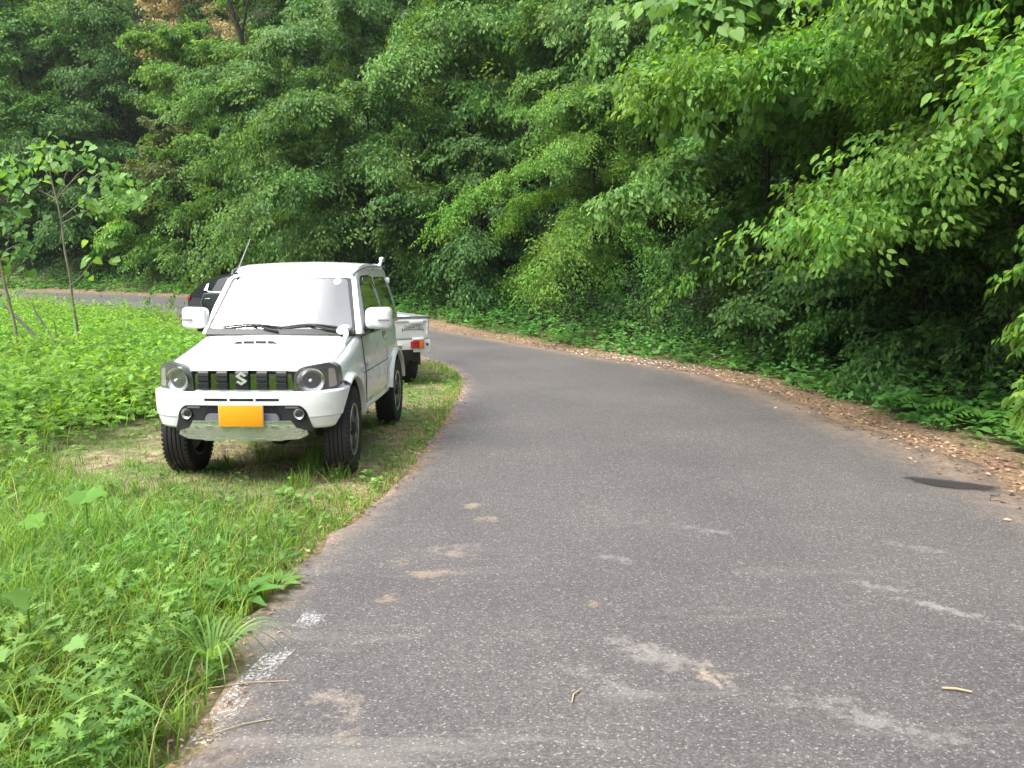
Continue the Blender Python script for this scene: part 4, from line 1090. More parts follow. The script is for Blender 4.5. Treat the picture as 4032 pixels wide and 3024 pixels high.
# ------------------------------------------------------------------ dark car farther back
def build_dark_car():
    x, y = -8.05, 20.6
    root = empty('dark_hatchback', (x, y, float(base_z(y))), R(-14), 'very dark hatchback parked far back beside the road, mostly hidden', 'car')
    # local x forward from the tail (0) to the nose (3.9); y towards the far side; z up
    P = M['dark_paint']; W = 1.66
    side = [(.02, .30), (-.02, .62), (.06, .90), (.16, .96), (.48, 1.22), (.80, 1.35), (1.15, 1.405), (1.7, 1.415), (2.15, 1.36), (2.86, .98), (3.5, .90), (3.82, .76), (3.9, .55), (3.86, .25), (3.0, .2), (.5, .2)]
    side = round_poly(side, .10, 3)
    bm = bmesh.new(); cols = []
    for f in (-1, -.9, -.5, 0, .5, .9, 1):
        col = []
        for u, z in side:
            w = W / 2 * (1 - .20 * max(0, (z - .88) / .54)) * (1 - .10 * max(0, (.5 - u) / .5) ** 2 * 1 - .16 * max(0, (u - 3.2) / .7) ** 2)
            col.append(bm.verts.new((u, W / 2 + f * w, z + .02 * (1 - f * f) * (z > 1))))
        cols.append(col)
    n = len(side)
    for a, b in zip(cols, cols[1:]):
        for i in range(n): bm.faces.new((a[i], b[i], b[(i + 1) % n], a[(i + 1) % n]))
    s1 = bm.faces.new(cols[0]); s2 = bm.faces.new(cols[-1][::-1])
    bmesh.ops.bevel(bm, geom=[e for f in (s1, s2) for e in f.edges], offset=.05, segments=3, affect='EDGES')
    body = from_bm('body', bm, P, root, 40)
    cut = bmesh.new()
    for cx in (.72, 3.1):
        for cy in (.08, W - .08):
            r = bmesh.ops.create_cone(cut, cap_ends=True, segments=36, radius1=.335, radius2=.335, depth=.3)
            bmesh.ops.transform(cut, matrix=Matrix.Translation((cx, cy, .30)) @ Matrix.Rotation(PI / 2, 4, 'X'), verts=r['verts'])
    boolean(body, cut)
    def dm(sd): return lambda u, v, o: (u, W / 2 + sd * (W / 2 * (1 - .20 * max(0, (v - .88) / .54)) + o), v)
    for sd in (-1, 1):
        for name, poly in (('rear_window', [(.72, .985), (.86, 1.27), (1.12, 1.345), (1.42, 1.355), (1.40, .955)]), ('front_window', [(1.47, .95), (1.49, 1.355), (1.80, 1.35), (2.12, 1.27), (2.55, .98), (2.5, .945)])):
            panel(name, round_poly(poly, .03, 3), dm(sd), .004, .012, M['glass'], root)
        tube('window_strip', [dm(sd)(u, z, .006) for u, z in ((.62, .97), (1.4, .94), (2.6, .93))], .008, M['alu'], root, 5)
        panel('pillar_glint', [(.50, 1.0), (.56, 1.15), (.62, 1.18), (.60, 1.0)], dm(sd), .006, .01, M['chrome'], root)  # chrome patch added to imitate the bright glint on the rear pillar
        d = panel('rear_door', round_poly([(.50, .42), (.42, .70), (.52, .93), (1.42, .92), (1.44, .30), (1.0, .30)], .04, 3), dm(sd), .003, .01, P, root, (.8, 1.1), (.88,))
        bm = bmesh.new(); pp = round_poly([(.50, .42), (.42, .70), (.52, .93), (1.42, .92), (1.44, .30), (1.0, .30)], .04, 3)
        bm_tube(bm, [dm(sd)(u, v, .002) for u, v in pp], .005, 5, False); from_bm('door_seam', bm, M['steel'], d, 60)
        bm = bmesh.new(); bm_box(bm, dm(sd)(.62, .80, .012), (.15, .02, .028), .008); from_bm('door_handle', bm, M['chrome'], d)
        bm = bmesh.new(); bm_box(bm, (.045, W / 2 + sd * (W / 2 - .14), .82), (.09, .2, .10), .03); from_bm('tail_lamp', bm, M['red_lens'], root)
        for cx in (.72, 3.1):
            w = empty('wheel', (cx, W / 2 + sd * (W / 2 - .10), .30)); w.parent = root; w.rotation_euler = (0, 0, PI / 2)
            lathe_x('tyre', [(-.07, .19), (-.09, .22), (-.085, .27), (-.05, .30), (.05, .30), (.085, .27), (.09, .22), (.07, .19)], M['rubber'], w, 32)
            lathe_x('rim', [(-.07, .19), (-.03, .17), (-.03, .001)] if sd > 0 else [(.07, .19), (.03, .17), (.03, .001)], M['alu'], w, 24)
    panel('tail_glass', round_poly([(.12, .05), (W - .12, .05), (W - .22, .95), (.22, .95)], .05, 3), lambda u, v, o: (.17 + .52 * v - o * .5, u, .98 + .30 * v + o * .85), .012, .02, M['glass'], root)
    box('underside', (1.95, W / 2, .26), (3.4, 1.3, .12), M['black'], root)
    return root
build_dark_car()
# ------------------------------------------------------------------ trees
TR = 'trees of the wooded slope'
def T(name, x, y, label, seed, mat, H, base, Rc, **kw): return tree(name, x, y, label, 'tree', seed, mat, H, base, Rc, TR, **kw)
near = dict(tmpl=LEAF7, spray=.62, droop=.22, flat=1.35, spread=.5, dens=1.5)
T('broadleaf_tree', 6.1, 7.2, 'yellow-green broadleaf tree reaching over the litter at the right edge of the view', 101, 'lf_yellow', 5.4, .42, 1.85, bias=(-.6, .1), n_limb=44, elev=(.08, .6), leaf=.11, **near)
T('broadleaf_tree', 5.7, 9.6, 'bright layered broadleaf tree hanging low over the dark bank beyond the damp patch', 144, 'lf_yellow', 4.7, .42, 2.7, bias=(-.65, -.1), n_limb=50, elev=(.08, .45), leaf=.10, **near)
T('broadleaf_tree', 8.2, 11.6, 'bright green tree rising behind the low layered branches at the right', 103, 'lf_bright', 7.6, .3, 3.2, bias=(-.6, -.2), n_limb=44, elev=(.05, .6), leaf=.11, **near)
T('large_leaf_tree', 4.9, 13.2, 'tree with very large pale heart-shaped leaves high above the right bank', 104, 'lf_bigpale', 6.2, .64, 1.6, bias=(-.9, -.4), n_limb=30, elev=(.05, .6), tmpl=HEART, leaf=.19, spray=.7, dens=.5, droop=.35, spread=.6, flat=1.1, trunk_r=.05)
T('bank_shrub', 5.5, 11.4, 'dark shrub on the shaded bank under the large-leaved crown', 151, 'lf_deep', 2.1, .05, 1.3, bias=(-.3, -.2), n_limb=24, leaf=.11, spray=.5, elev=(.1, .9))
T('bank_shrub', 4.7, 13.9, 'dark shrub on the bank behind the fallen white petals', 152, 'lf_deep', 2.2, .05, 1.3, bias=(-.3, -.3), n_limb=24, leaf=.11, spray=.5, elev=(.1, .9))
T('bank_shrub', 6.2, 9.0, 'low dark shrub in the gloom right of the drooping fern', 153, 'lf_deep', 1.7, .05, 1.2, bias=(-.3, -.2), n_limb=22, leaf=.10, spray=.5, elev=(.1, .9))
T('glossy_leaf_tree', 4.6, 15.7, 'glossy mid-green tree drooping below the large pale leaves', 105, 'lf_mid', 5.6, .2, 2.5, bias=(-.6, -.3), n_limb=30, leaf=0.137, spray=.6, droop=.5, tmpl=LEAF7, elev=(-.1, .8))
T('feather_leaf_tree', 1.9, 21., 'bright feathery tree whose tip hangs lowest over the brown litter in the middle', 106, 'lf_bright', 4.9, .2, 2.4, bias=(-.5, -.35), n_limb=34, leaf=0.0845, spray=.55, droop=.6, dens=1.5, elev=(-.1, .8))
T('glossy_leaf_tree', -1.0, 24., 'dark glossy shrub-like tree just right of the off-roader roof', 107, 'lf_deep', 4.4, .08, 2.0, bias=(-.3, -.4), n_limb=32, leaf=0.143, spray=.6, droop=.45, elev=(-.1, .9))
T('fan_branch_tree', -4.6, 27.2, 'tree with drooping fan-like branches directly above the off-roader roof', 108, 'lf_mid', 6.6, .2, 3.3, bias=(-.3, -.4), n_limb=36, leaf=0.156, spray=1.0, droop=.55, sp=FAN, elev=(0, .85))
T('fan_branch_tree', -8.4, 30.4, 'pale fan-branched tree left of the long metal aerial', 109, 'lf_pale', 7.4, .22, 3.1, bias=(-.2, -.4), n_limb=34, leaf=0.163, spray=.95, droop=.5, sp=FAN, elev=(0, .9))
T('roadside_tree', -11.8, 32.6, 'leafy mid-green tree behind the dark hatchback at the far road edge', 110, 'lf_mid', 5.2, .1, 2.4, bias=(0, -.4), n_limb=30, leaf=0.156, spray=.8, elev=(0, .9))
T('roadside_tree', -15.2, 34.3, 'short yellowish hanging tree on the far roadside between sapling and hatchback', 111, 'lf_yellow', 3.9, .08, 1.8, bias=(0, -.4), n_limb=26, leaf=0.156, spray=.6, elev=(-.1, .9))
T('roadside_tree', -18.6, 35.6, 'dark leafy tree straight behind the forked sapling stem', 112, 'lf_deep', 6.6, .1, 2.7, bias=(0, -.4), n_limb=30, leaf=0.169, spray=.8, elev=(0, .9))
T('roadside_tree', -23, 37., 'dark green tree at the far left end of the road', 113, 'lf_mid', 8.5, .12, 3.2, bias=(0, -.4), n_limb=30, leaf=0.182, spray=.9, elev=(0, .9))
T('slope_tree', 9.2, 8.6, 'green tree deep in shade on the slope at the far right', 114, 'lf_mid', 7.2, .25, 3.0, n_limb=26, leaf=0.169, spray=.8)
T('slope_tree', 8.8, 12.6, 'bright tree crown topping the right slope behind the layered branches', 115, 'lf_bright', 7.2, .25, 3.0, n_limb=28, leaf=0.156, spray=.75)
T('slope_tree', 8.0, 17., 'deep green tree behind the large-leaved crown', 116, 'lf_deep', 7.4, .2, 3.1, bias=(-.3, -.3), n_limb=30, leaf=0.156, spray=.8)
T('slope_tree', 5.2, 20.8, 'mid-green tree filling the slope above the glossy drooping tree', 117, 'lf_mid', 7.0, .15, 3.0, bias=(-.4, -.4), n_limb=34, leaf=0.156, spray=.85, sp=FAN, droop=.5)
T('slope_tree', 2.2, 25.2, 'mid-green tree rising behind the bright feathery one', 118, 'lf_mid', 7.2, .15, 3.0, bias=(-.3, -.4), n_limb=34, leaf=0.163, spray=.9, sp=FAN, droop=.5)
T('slope_tree', -1.6, 28.8, 'tall fan-branched tree above the dark glossy shrub', 119, 'lf_mid', 8.2, .15, 3.3, bias=(-.2, -.4), n_limb=36, leaf=0.169, spray=1.0, sp=FAN, droop=.5)
T('slope_tree', -5.6, 32.4, 'pale tall tree at the top of the slope above the off-roader', 120, 'lf_pale', 8.2, .15, 3.3, bias=(0, -.4), n_limb=34, leaf=0.182, spray=1.0, sp=FAN, droop=.45)
T('slope_tree', -10.2, 35.4, 'pale bushy tree up the slope left of the aerial', 121, 'lf_pale', 6.6, .15, 2.8, bias=(0, -.4), n_limb=30, leaf=0.182, spray=.9)
T('round_crown_tree', -14.2, 38.2, 'bright round-crowned tree high up below the tan clearing', 122, 'lf_yellow', 6.4, .3, 2.9, bias=(0, -.4), n_limb=34, leaf=0.182, spray=.7, spread=.6)
T('slope_tree', -18.6, 39.6, 'shaded dark tree beside the round bright crown at upper left', 123, 'lf_deep', 8.4, .2, 3.0, bias=(0, -.4), n_limb=30, leaf=0.182, spray=.9)
T('slope_tree', -23.4, 41., 'tallest green tree in the upper left corner', 124, 'lf_mid', 9.6, .25, 3.2, bias=(.1, -.4), n_limb=34, leaf=0.195, spray=.9)
T('slope_tree', 9.6, 22.6, 'deep green tree near the top edge right of centre', 125, 'lf_deep', 8.2, .2, 3.2, n_limb=28, leaf=0.182, spray=.9)
T('slope_tree', 5.8, 27., 'deep green tree near the top edge at the centre', 126, 'lf_deep', 8.2, .2, 3.3, bias=(0, -.3), n_limb=28, leaf=0.182, spray=.9)
T('slope_tree', 1.4, 31.6, 'bright green tree peeping out at the top edge of the middle', 127, 'lf_bright', 8.6, .3, 3.0, bias=(0, -.3), n_limb=28, leaf=0.182, spray=.9)
T('slope_tree', -4.2, 36.4, 'grey-green tree against the top edge above the roof aerial', 128, 'lf_pale', 8.6, .2, 3.3, bias=(0, -.3), n_limb=28, leaf=0.195, spray=.9)
T('slope_tree', -9.4, 40.4, 'mid-green tree right of the tan clearing at the top', 129, 'lf_mid', 8.0, .2, 3.2, bias=(0, -.3), n_limb=28, leaf=0.195, spray=.9)
T('olive_shrub', -13.2, 33.2, 'brownish olive shrub among the green roadside trees', 130, 'lf_olive', 6.0, .35, 1.5, bias=(0, -.3), n_limb=20, leaf=0.182, spray=.6)
T('clearing_crown', -15.6, 43., 'tan crown standing in for the dry clearing at the top edge left of centre', 131, 'lf_tan', 6.2, .5, 3.0, n_limb=24, leaf=0.156, spray=.8, spread=.7)  # tan crown stands in for the dry clearing on the hillside
T('edge_sapling', 4.75, 6.45, 'small bright sapling leaning out of the ferns at the right edge', 132, 'lf_yellow', 2.5, .25, .7, n_limb=14, leaf=.11, spray=.34, tmpl=LEAF7, bias=(-.4, 0), trunk_r=.02)
# bare leaning trunk
o = empty('leaning_tree', (-11.0, 37.4, float(land_z(np.array([-11.]), np.array([37.4]))[0])), 0, 'bare dark trunk leaning on the slope at upper left', 'tree', TR)
bm = bmesh.new(); bm_tube(bm, [(0, 0, -.5), (-.2, -.3, 3), (-.35, -.9, 5.6), (-.9, -1.3, 7.6), (-1.5, -1.5, 8.8)], [.16, .13, .11, .07, .03], 8); bm_tube(bm, [(-.35, -.9, 5.6), (.1, -1.2, 7), (.2, -1.3, 8.2)], [.07, .045, .02], 6)
from_bm('trunk', bm, M['bark'], o, 60)

# saplings of the meadow
def sapling(label, seed, foot, trunk, forks, tips, rs, mat='lf_bigpale', leaf=.13):
    g = np.random.default_rng(seed)
    root = empty('sapling', foot, 0, label, 'sapling', 'saplings in the meadow')
    f = np.array(foot)
    bm = bmesh.new()
    bm_tube(bm, [tuple(np.array(p) - f) for p in trunk], np.linspace(rs, rs * .5, len(trunk)), 8)
    for fk in forks: bm_tube(bm, [tuple(np.array(p) - f) for p in fk], np.linspace(rs * .45, rs * .18, len(fk)), 6)
    from_bm('trunk', bm, M['bark_pale'], root, 60)
    P, D, N, S = [], [], [], []
    for t, k in tips:
        for i in range(k):
            a = g.uniform(0, 6.28)
            P.append(np.array(t) - f + g.normal(0, .13, 3)); D.append((math.cos(a), math.sin(a), -.75 + g.normal(0, .3))); N.append((g.normal(0, .4), -.5 + g.normal(0, .4), .7)); S.append(leaf * g.uniform(.7, 1.3))
    V, F = leaves(np.array(P), np.array(D), np.array(N), np.array(S), HEART)
    from_np('crown', V, F, M[mat], root)
    return root
tp1 = [(-7.93, 14.3, 3.54), (-7.55, 13.9, 3.62), (-7.24, 14.2, 3.58), (-8.17, 13.8, 3.39), (-8.27, 14.2, 3.02), (-6.95, 14.2, 3.43), (-6.7, 13.9, 3.21), (-6.42, 14.1, 2.87), (-6.82, 13.8, 2.65), (-7.19, 14.3, 2.75), (-7.85, 13.9, 3.1), (-6.64, 14.2, 3.05), (-6.23, 14, 2.84), (-8.4, 14, 3.35), (-7.4, 13.7, 3.3), (-7.75, 14.4, 3.4)]
top = (-7.51, 14, 2.8)
sapling('slender forked sapling with large drooping leaves in the weedy meadow', 5, (-7.28, 14, 0), [(-7.28, 14, -.1), (-7.30, 14, .43), (-7.37, 14, 1.13), (-7.39, 14.02, 1.51), (-7.44, 14, 1.97), (-7.46, 14, 2.42), top],
        [[top, (-7.62, 14.1, 3.05), tp1[0]], [top, (-7.56, 13.95, 3.21), tp1[1]], [top, (-7.36, 14.05, 3.2), tp1[2]], [(-7.45, 14, 2.5), (-7.1, 14, 2.75), tp1[6], tp1[7]], [top, (-7.9, 14, 3.0), tp1[4]], [(-7.45, 14, 2.4), (-7.1, 13.9, 2.55), tp1[8], tp1[12]], [top, (-7.2, 14.1, 3.2), tp1[5]], [(-7.38, 14, 1.38), (-7.15, 13.95, 1.55), (-6.99, 13.9, 1.73), (-6.87, 13.9, 1.82)]],
        [(t, 16) for t in tp1] + [((-6.85, 13.9, 1.85), 10), ((-7.30, 13.9, 1.2), 4)], .026)
tp2 = [(-7.7, 13.1, 2.71), (-7.47, 12.9, 2.44), (-7.64, 13.2, 2.09), (-7.83, 12.9, 1.94), (-7.46, 13, 2.23), (-7.83, 13.2, 2.44), (-7.59, 12.9, 1.84), (-8.04, 13, 2.92), (-8.3, 13.2, 2.8), (-8.4, 12.9, 2.4)]
sapling('brown-stemmed sapling at the left edge leaning out of view', 6, (-7.7, 13, 0), [(-7.7, 13, -.1), (-7.72, 13, .26), (-7.78, 13, .87), (-7.87, 13, 1.38), (-7.92, 13, 1.77), (-8.03, 13, 2.23), (-8.09, 13, 2.71)],
        [[(-7.92, 13, 1.77), (-7.8, 13, 1.95), (-7.64, 13.1, 2.05)], [(-8.03, 13, 2.23), (-7.8, 13, 2.4), (-7.6, 12.95, 2.5)], [(-7.87, 13, 1.38), (-7.7, 12.9, 1.6), (-7.6, 12.9, 1.8)]], [(t, 13) for t in tp2] + [((-7.72, 12.9, 1.3), 5)], .026, 'lf_pale')
o = empty('dead_stem', (-7.6, 13.5, 0), 0, 'grey bare dead branch lying askew in the weeds near the left sapling', 'branch')
bm = bmesh.new(); bm_tube(bm, [(.05, 0, .1), (-.19, 0, .62), (-.54, 0, 1.0), (-.75, 0, 1.2)], [.03, .025, .02, .012], 6); bm_tube(bm, [(.35, -.2, 0), (.32, -.2, .45), (.28, -.2, .85)], [.018, .014, .008], 6); bm_tube(bm, [(.28, -.2, .5), (-.05, -.1, .95), (-.1, -.1, 1.1)], [.016, .014, .01], 6)
from_bm('branch_wood', bm, M['bark_grey'], o, 60)

# far wood behind the trees: one mass
def far_wood():
    g = np.random.default_rng(77)
    protos = []
    for k in range(6):
        bm, V, F = tree_parts(g, 8, .12, 3.2, n_limb=18, leaf=.22, spray=1.35, dens=.3, droop=.4, sp=FAN)
        bm.free(); protos.append((V, F))
    parts = []
    X = g.uniform(-75, 42, 2600); Y = g.uniform(2, 80, 2600)
    s = sdist(RC, X, Y)
    used = []
    for x, y, d in zip(X, Y, s):
        if not ((8.0 if x > -27 else 2.5) < d < 34) or abs(x) > 1.2 * y + 14: continue
        if any((x - a) ** 2 + (y - b) ** 2 < 2.9 ** 2 for a, b in used): continue
        used.append((x, y))
        V, F = protos[g.integers(6)]
        a = g.uniform(0, 6.28); sc = g.uniform(.75, 1.2); c, q = math.cos(a) * sc, math.sin(a) * sc
        W = np.stack([V[:, 0] * c - V[:, 1] * q + x, V[:, 0] * q + V[:, 1] * c + y, V[:, 2] * sc + float(land_z(np.array([x]), np.array([y]))[0])], 1)
        parts.append((W, F))
        if len(used) >= 150: break
    V, F = join(parts)
    return tag(from_np('forest', V, F, M['lf_deep']), kind='stuff')
far_wood()

# ------------------------------------------------------------------ growth on the bank and along the litter
def along(n, smin, smax, y0, y1, g, powr=1.):
    """random points at distance s outside the right road edge."""
    X = g.uniform(-32, 9, n * 8); Y = g.uniform(y0, y1, n * 8)
    s = sdist(RC, X, Y)
    lim = smin + (smax - smin)
    w = wob(X, Y, .9) * .22
    m = (s > smin + w) & (s < lim + w)
    return X[m][:n], Y[m][:n], s[m][:n]
def plants(X, Y, Z, hmin, hmax, nl, size, tmpl, g, up=.5, tilt=.35, wid=.5, lift=.35):
    """small leafy plants: leaves on upright stems, each leaf splayed outwards."""
    K = len(X)
    h = g.uniform(hmin, hmax, K) if not hasattr(hmin, '__len__') else hmin
    t = g.uniform(lift, 1, (K, nl)) ; t[:, 0] = 1
    a = g.uniform(0, 6.28, (K, nl))
    ln = g.normal(0, .25, (K, 2))
    r = wid * (h[:, None] * .35 + .03) * (1.15 - t) + .01
    P = np.stack([X[:, None] + ln[:, :1] * h[:, None] * t + r * np.cos(a), Y[:, None] + ln[:, 1:] * h[:, None] * t + r * np.sin(a), Z[:, None] + h[:, None] * t], -1)
    D = np.stack([np.cos(a), np.sin(a), up * (t - .35) + g.normal(0, .25, (K, nl))], -1)
    N = np.stack([g.normal(0, tilt, (K, nl)), g.normal(0, tilt, (K, nl)) - .15, np.ones((K, nl))], -1)
    S = size * g.uniform(.6, 1.3, (K, nl)) * (1.15 - .45 * t)
    return leaves(P.reshape(-1, 3), D.reshape(-1, 3), N.reshape(-1, 3), S.reshape(-1), tmpl)

g = np.random.default_rng(3)
X, Y, s = along(6500, .72, 2.7, 3, 37, g)
Z = land_z(X, Y)
hh = g.uniform(.15, .62, len(X)) * np.clip((s - .55) / .7, .3, 1)
V1 = plants(X, Y, Z, hh, 0, 9, .105, HEART, g, up=.25)
X, Y, s = along(3000, .55, 1.3, 3, 37, g); Z = land_z(X, Y)
V2 = plants(X, Y, Z, .04, .18, 7, .06, LEAF4, g, up=.5)
V, F = join([V1, V2]); tag(from_np('undergrowth', V, F, M['ugrowth']), kind='stuff')

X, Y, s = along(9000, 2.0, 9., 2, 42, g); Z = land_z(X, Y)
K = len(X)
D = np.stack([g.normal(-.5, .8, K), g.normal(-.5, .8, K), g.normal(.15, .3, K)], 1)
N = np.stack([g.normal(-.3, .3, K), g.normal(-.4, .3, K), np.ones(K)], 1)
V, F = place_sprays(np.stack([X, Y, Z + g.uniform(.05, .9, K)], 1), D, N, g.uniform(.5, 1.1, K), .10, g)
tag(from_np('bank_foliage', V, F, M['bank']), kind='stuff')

# ferns
def fern(x, y, label, seed, n=10, L=.62, wide=.16):
    g = np.random.default_rng(seed)
    z = float(land_z(np.array([x]), np.array([y]))[0])
    root = empty('fern', (x, y, z), 0, label, 'fern', 'ferns on the right bank')
    tv = LEAF4[0].copy(); tv[:, 1] *= .55
    for k in range(n):
        P, D, N, S = [], [], [], []
        a = 6.28 * k / n + g.normal(0, .25); u = np.array([math.cos(a), math.sin(a)]); l = L * g.uniform(.75, 1.15)
        tt = np.linspace(0, 1, 18)
        C = np.stack([u[0] * l * tt, u[1] * l * tt, l * (1.05 * tt - 1.0 * tt ** 2.2)], 1)
        sd = np.array([-u[1], u[0]])
        for i in range(2, 18):
            w = wide * l / .6 * math.sin(min(1, tt[i] * 1.05 + .1) * PI) ** .7 + .015
            for q in (-1, 1):
                P.append(C[i]); D.append((sd[0] * q + u[0] * .35, sd[1] * q + u[1] * .35, -.22)); N.append((u[0] * tt[i] * .7, u[1] * tt[i] * .7, 1)); S.append(w)
        V, F = leaves(np.array(P), np.array(D), np.array(N), np.array(S), (tv, LEAF4[1]))
        r0 = len(V); rv_ = np.concatenate([C + np.array([*(sd * .004), 0]), C - np.array([*(sd * .004), 0])]); rf_ = np.array([f for i in range(17) for f in ((i, i + 1, i + 19), (i, i + 19, i + 18))])
        from_np('frond', np.concatenate([V, rv_]), np.concatenate([F, rf_ + r0]), M['fern'], root)
fern(5.05, 8.5, 'broad arching fern above the pale-green weeds at the right edge', 1, 12, .85)
fern(5.5, 8.0, 'shaded fern highest on the bank at the right edge', 2, 10, .8)
fern(4.85, 9.6, 'fern drooping over the litter below the low layered branches', 3, 11, .7)
fern(4.9, 11.2, 'dark fern in the gloom of the right bank beneath the bright tree', 4, 11, .75)
fern(4.3, 15.6, 'upright yellowish fern above the fallen white petals', 5, 9, .6)
fern(2.6, 18.7, 'small bright fern among the weeds right of the pickup', 6, 9, .5)
fern(5.1, 6.8, 'yellow-tipped fern beside the small sapling at the right edge', 7, 10, .6)

# dead leaves
g = np.random.default_rng(5)
n = 330000
X = g.uniform(-32, 6.5, n); Y = g.uniform(3, 37, n); s = sdist(RC, X, Y)
m = g.random(n) < np.exp(-((s - .30 - .15 * wob(X, Y, .8)) / .38) ** 2) * np.where(Y < 20, 1., .35)
X, Y, s = X[m], Y[m], s[m]
Z = np.where(s < .15, road_z(Y, np.clip(1 + s / 4.5, 0, 1)) - .0, land_z(X, Y)) + g.uniform(.006, .02, len(X))
a = g.uniform(0, 6.28, len(X))
V1 = leaves(np.stack([X, Y, Z], 1), np.stack([np.cos(a), np.sin(a), g.normal(0, .2, len(X))], 1), np.stack([g.normal(0, .3, len(X)), g.normal(0, .3, len(X)), np.ones(len(X))], 1), g.uniform(.018, .07, len(X)), LEAF4)
n = 26000
X = g.uniform(-3.5, 0, n); Y = g.uniform(1.5, 15, n); s = sdist(LS[::2], X, Y)
m = g.random(n) < np.exp(-((s + .04) / .10) ** 2) * .75
X, Y = X[m], Y[m]; a = g.uniform(0, 6.28, len(X))
V2 = leaves(np.stack([X, Y, base_z(Y) + .03], 1), np.stack([np.cos(a), np.sin(a), g.normal(0, .15, len(X))], 1), np.stack([g.normal(0, .25, len(X)), g.normal(0, .25, len(X)), np.ones(len(X))], 1), g.uniform(.012, .04, len(X)), LEAF4)
V, F = join([V1, V2]); tag(from_np('leaf_litter', V, F, M['litter']), kind='stuff')
n = 9000
X = g.uniform(1, 4.5, n); Y = g.uniform(11, 18, n); s = sdist(RC, X, Y)
m = g.random(n) < np.exp(-((s - .25) / .4) ** 2) * np.exp(-((Y - 14.6) / 1.5) ** 2) * .55
X, Y, s = X[m], Y[m], s[m]; a = g.uniform(0, 6.28, len(X)); Z = np.where(s < .15, road_z(Y, np.clip(1 + s / 4.5, 0, 1)), land_z(X, Y)) + .015
V, F = leaves(np.stack([X, Y, Z], 1), np.stack([np.cos(a), np.sin(a), g.normal(0, .3, len(X))], 1), np.stack([g.normal(0, .4, len(X)), g.normal(0, .4, len(X)), np.ones(len(X))], 1), g.uniform(.025, .05, len(X)), LEAF4)
tag(from_np('fallen_petals', V, F, M['petal']), kind='stuff')

# ------------------------------------------------------------------ meadow, verge and grass
def blades(X, Y, Z, h, w, g, bend=.5, nseg=4):
    K = len(X); a = g.uniform(0, 6.28, K); b = bend * g.uniform(.3, 1.4, K) * h
    t = np.linspace(0, 1, nseg + 1)
    cx = X[:, None] + np.cos(a)[:, None] * b[:, None] * t ** 2; cy = Y[:, None] + np.sin(a)[:, None] * b[:, None] * t ** 2
    cz = Z[:, None] + h[:, None] * (t - .28 * np.clip(b / h, 0, 1.2)[:, None] * t ** 3)
    az = a + PI / 2 + g.normal(0, .5, K)
    wd = w[:, None] * (1 - t ** 1.6)[None, :] * .5 + .0004
    L = np.stack([cx - np.cos(az)[:, None] * wd, cy - np.sin(az)[:, None] * wd, cz], -1); Rr = np.stack([cx + np.cos(az)[:, None] * wd, cy + np.sin(az)[:, None] * wd, cz], -1)
    V = np.stack([L, Rr], 2).reshape(K, -1, 3)
    f = np.array([(2 * i, 2 * i + 1, 2 * i + 3, 2 * i + 2) for i in range(nseg)])
    F = f[None] + (np.arange(K) * (2 * nseg + 2))[:, None, None]
    return V.reshape(-1, 3), F.reshape(-1, 4)
g = np.random.default_rng(9)
def pick(n, x0, x1, y0, y1, fn):
    X = g.uniform(x0, x1, n); Y = g.uniform(y0, y1, n); p = fn(X, Y); m = g.random(n) < p
    return X[m], Y[m]
lsd = lambda X, Y: -sdist(LS[::2], X, Y)           # metres left of the road edge
park = lambda X, Y: soft_in(PARK, X, Y, .5)
parts, dry = [], []
# tall grass in the foreground
X, Y = pick(52000, -6, -.8, 1.4, 7, lambda X, Y: np.where(lsd(X, Y) > .02 + .05 * wob(X, Y, 6, 2), 1, 0) * (1 - park(X, Y)) * np.clip(1.25 - .35 * np.abs(wob(X, Y, 2.2)), .3, 1))
d = lsd(X, Y); h = (.14 + .22 * np.clip(d / .9, 0, 1)) * g.uniform(.5, 1.3, len(X)) * (1 + .25 * wob(X, Y, 2.6)) * np.interp(Y, [2, 3.6, 4.6, 5.4], [1.0, .9, .62, .42])
parts.append(blades(X, Y, land_z(X, Y), h, g.uniform(.004, .011, len(X)), g, .75))
# short patchy grass on the parking spot and the strip beside the road
X, Y = pick(60000, -4.6, -.4, 5, 15.8, lambda X, Y: np.where(lsd(X, Y) > .03, 1, 0) * park(X, Y) * np.clip(.10 + .25 * (Y < 6.6) + .42 * wob(X, Y, 1.7, 1) + .7 * np.exp(-(lsd(X, Y) / .26) ** 2), .02, 1))
h = g.uniform(.02, .06, len(X)) * (1 + .9 * np.exp(-(lsd(X, Y) / .2) ** 2))
parts.append(blades(X, Y, land_z(X, Y), h, g.uniform(.004, .009, len(X)), g, .7, 3))
X, Y = pick(26000, -4.6, -.4, 5, 15.8, lambda X, Y: np.where(lsd(X, Y) > .05, 1, 0) * park(X, Y) * .35)
dry.append(blades(X, Y, land_z(X, Y), g.uniform(.015, .05, len(X)), g.uniform(.004, .009, len(X)), g, 1.2, 3))
X, Y = pick(1500, -6, -1, 1.6, 6.5, lambda X, Y: np.where(lsd(X, Y) > .05, 1, 0) * (1 - park(X, Y)))
dry.append(blades(X, Y, land_z(X, Y), g.uniform(.15, .42, len(X)), g.uniform(.003, .006, len(X)), g, .9))
# tufts
for k in range(16):
    x, y = g.uniform(-3.6, -1.2), g.uniform(5.5, 7.4)
    q = 60; parts.append(blades(x + g.normal(0, .05, q), y + g.normal(0, .05, q), np.zeros(q), g.uniform(.08, .2, q), g.uniform(.003, .006, q), g, .5))
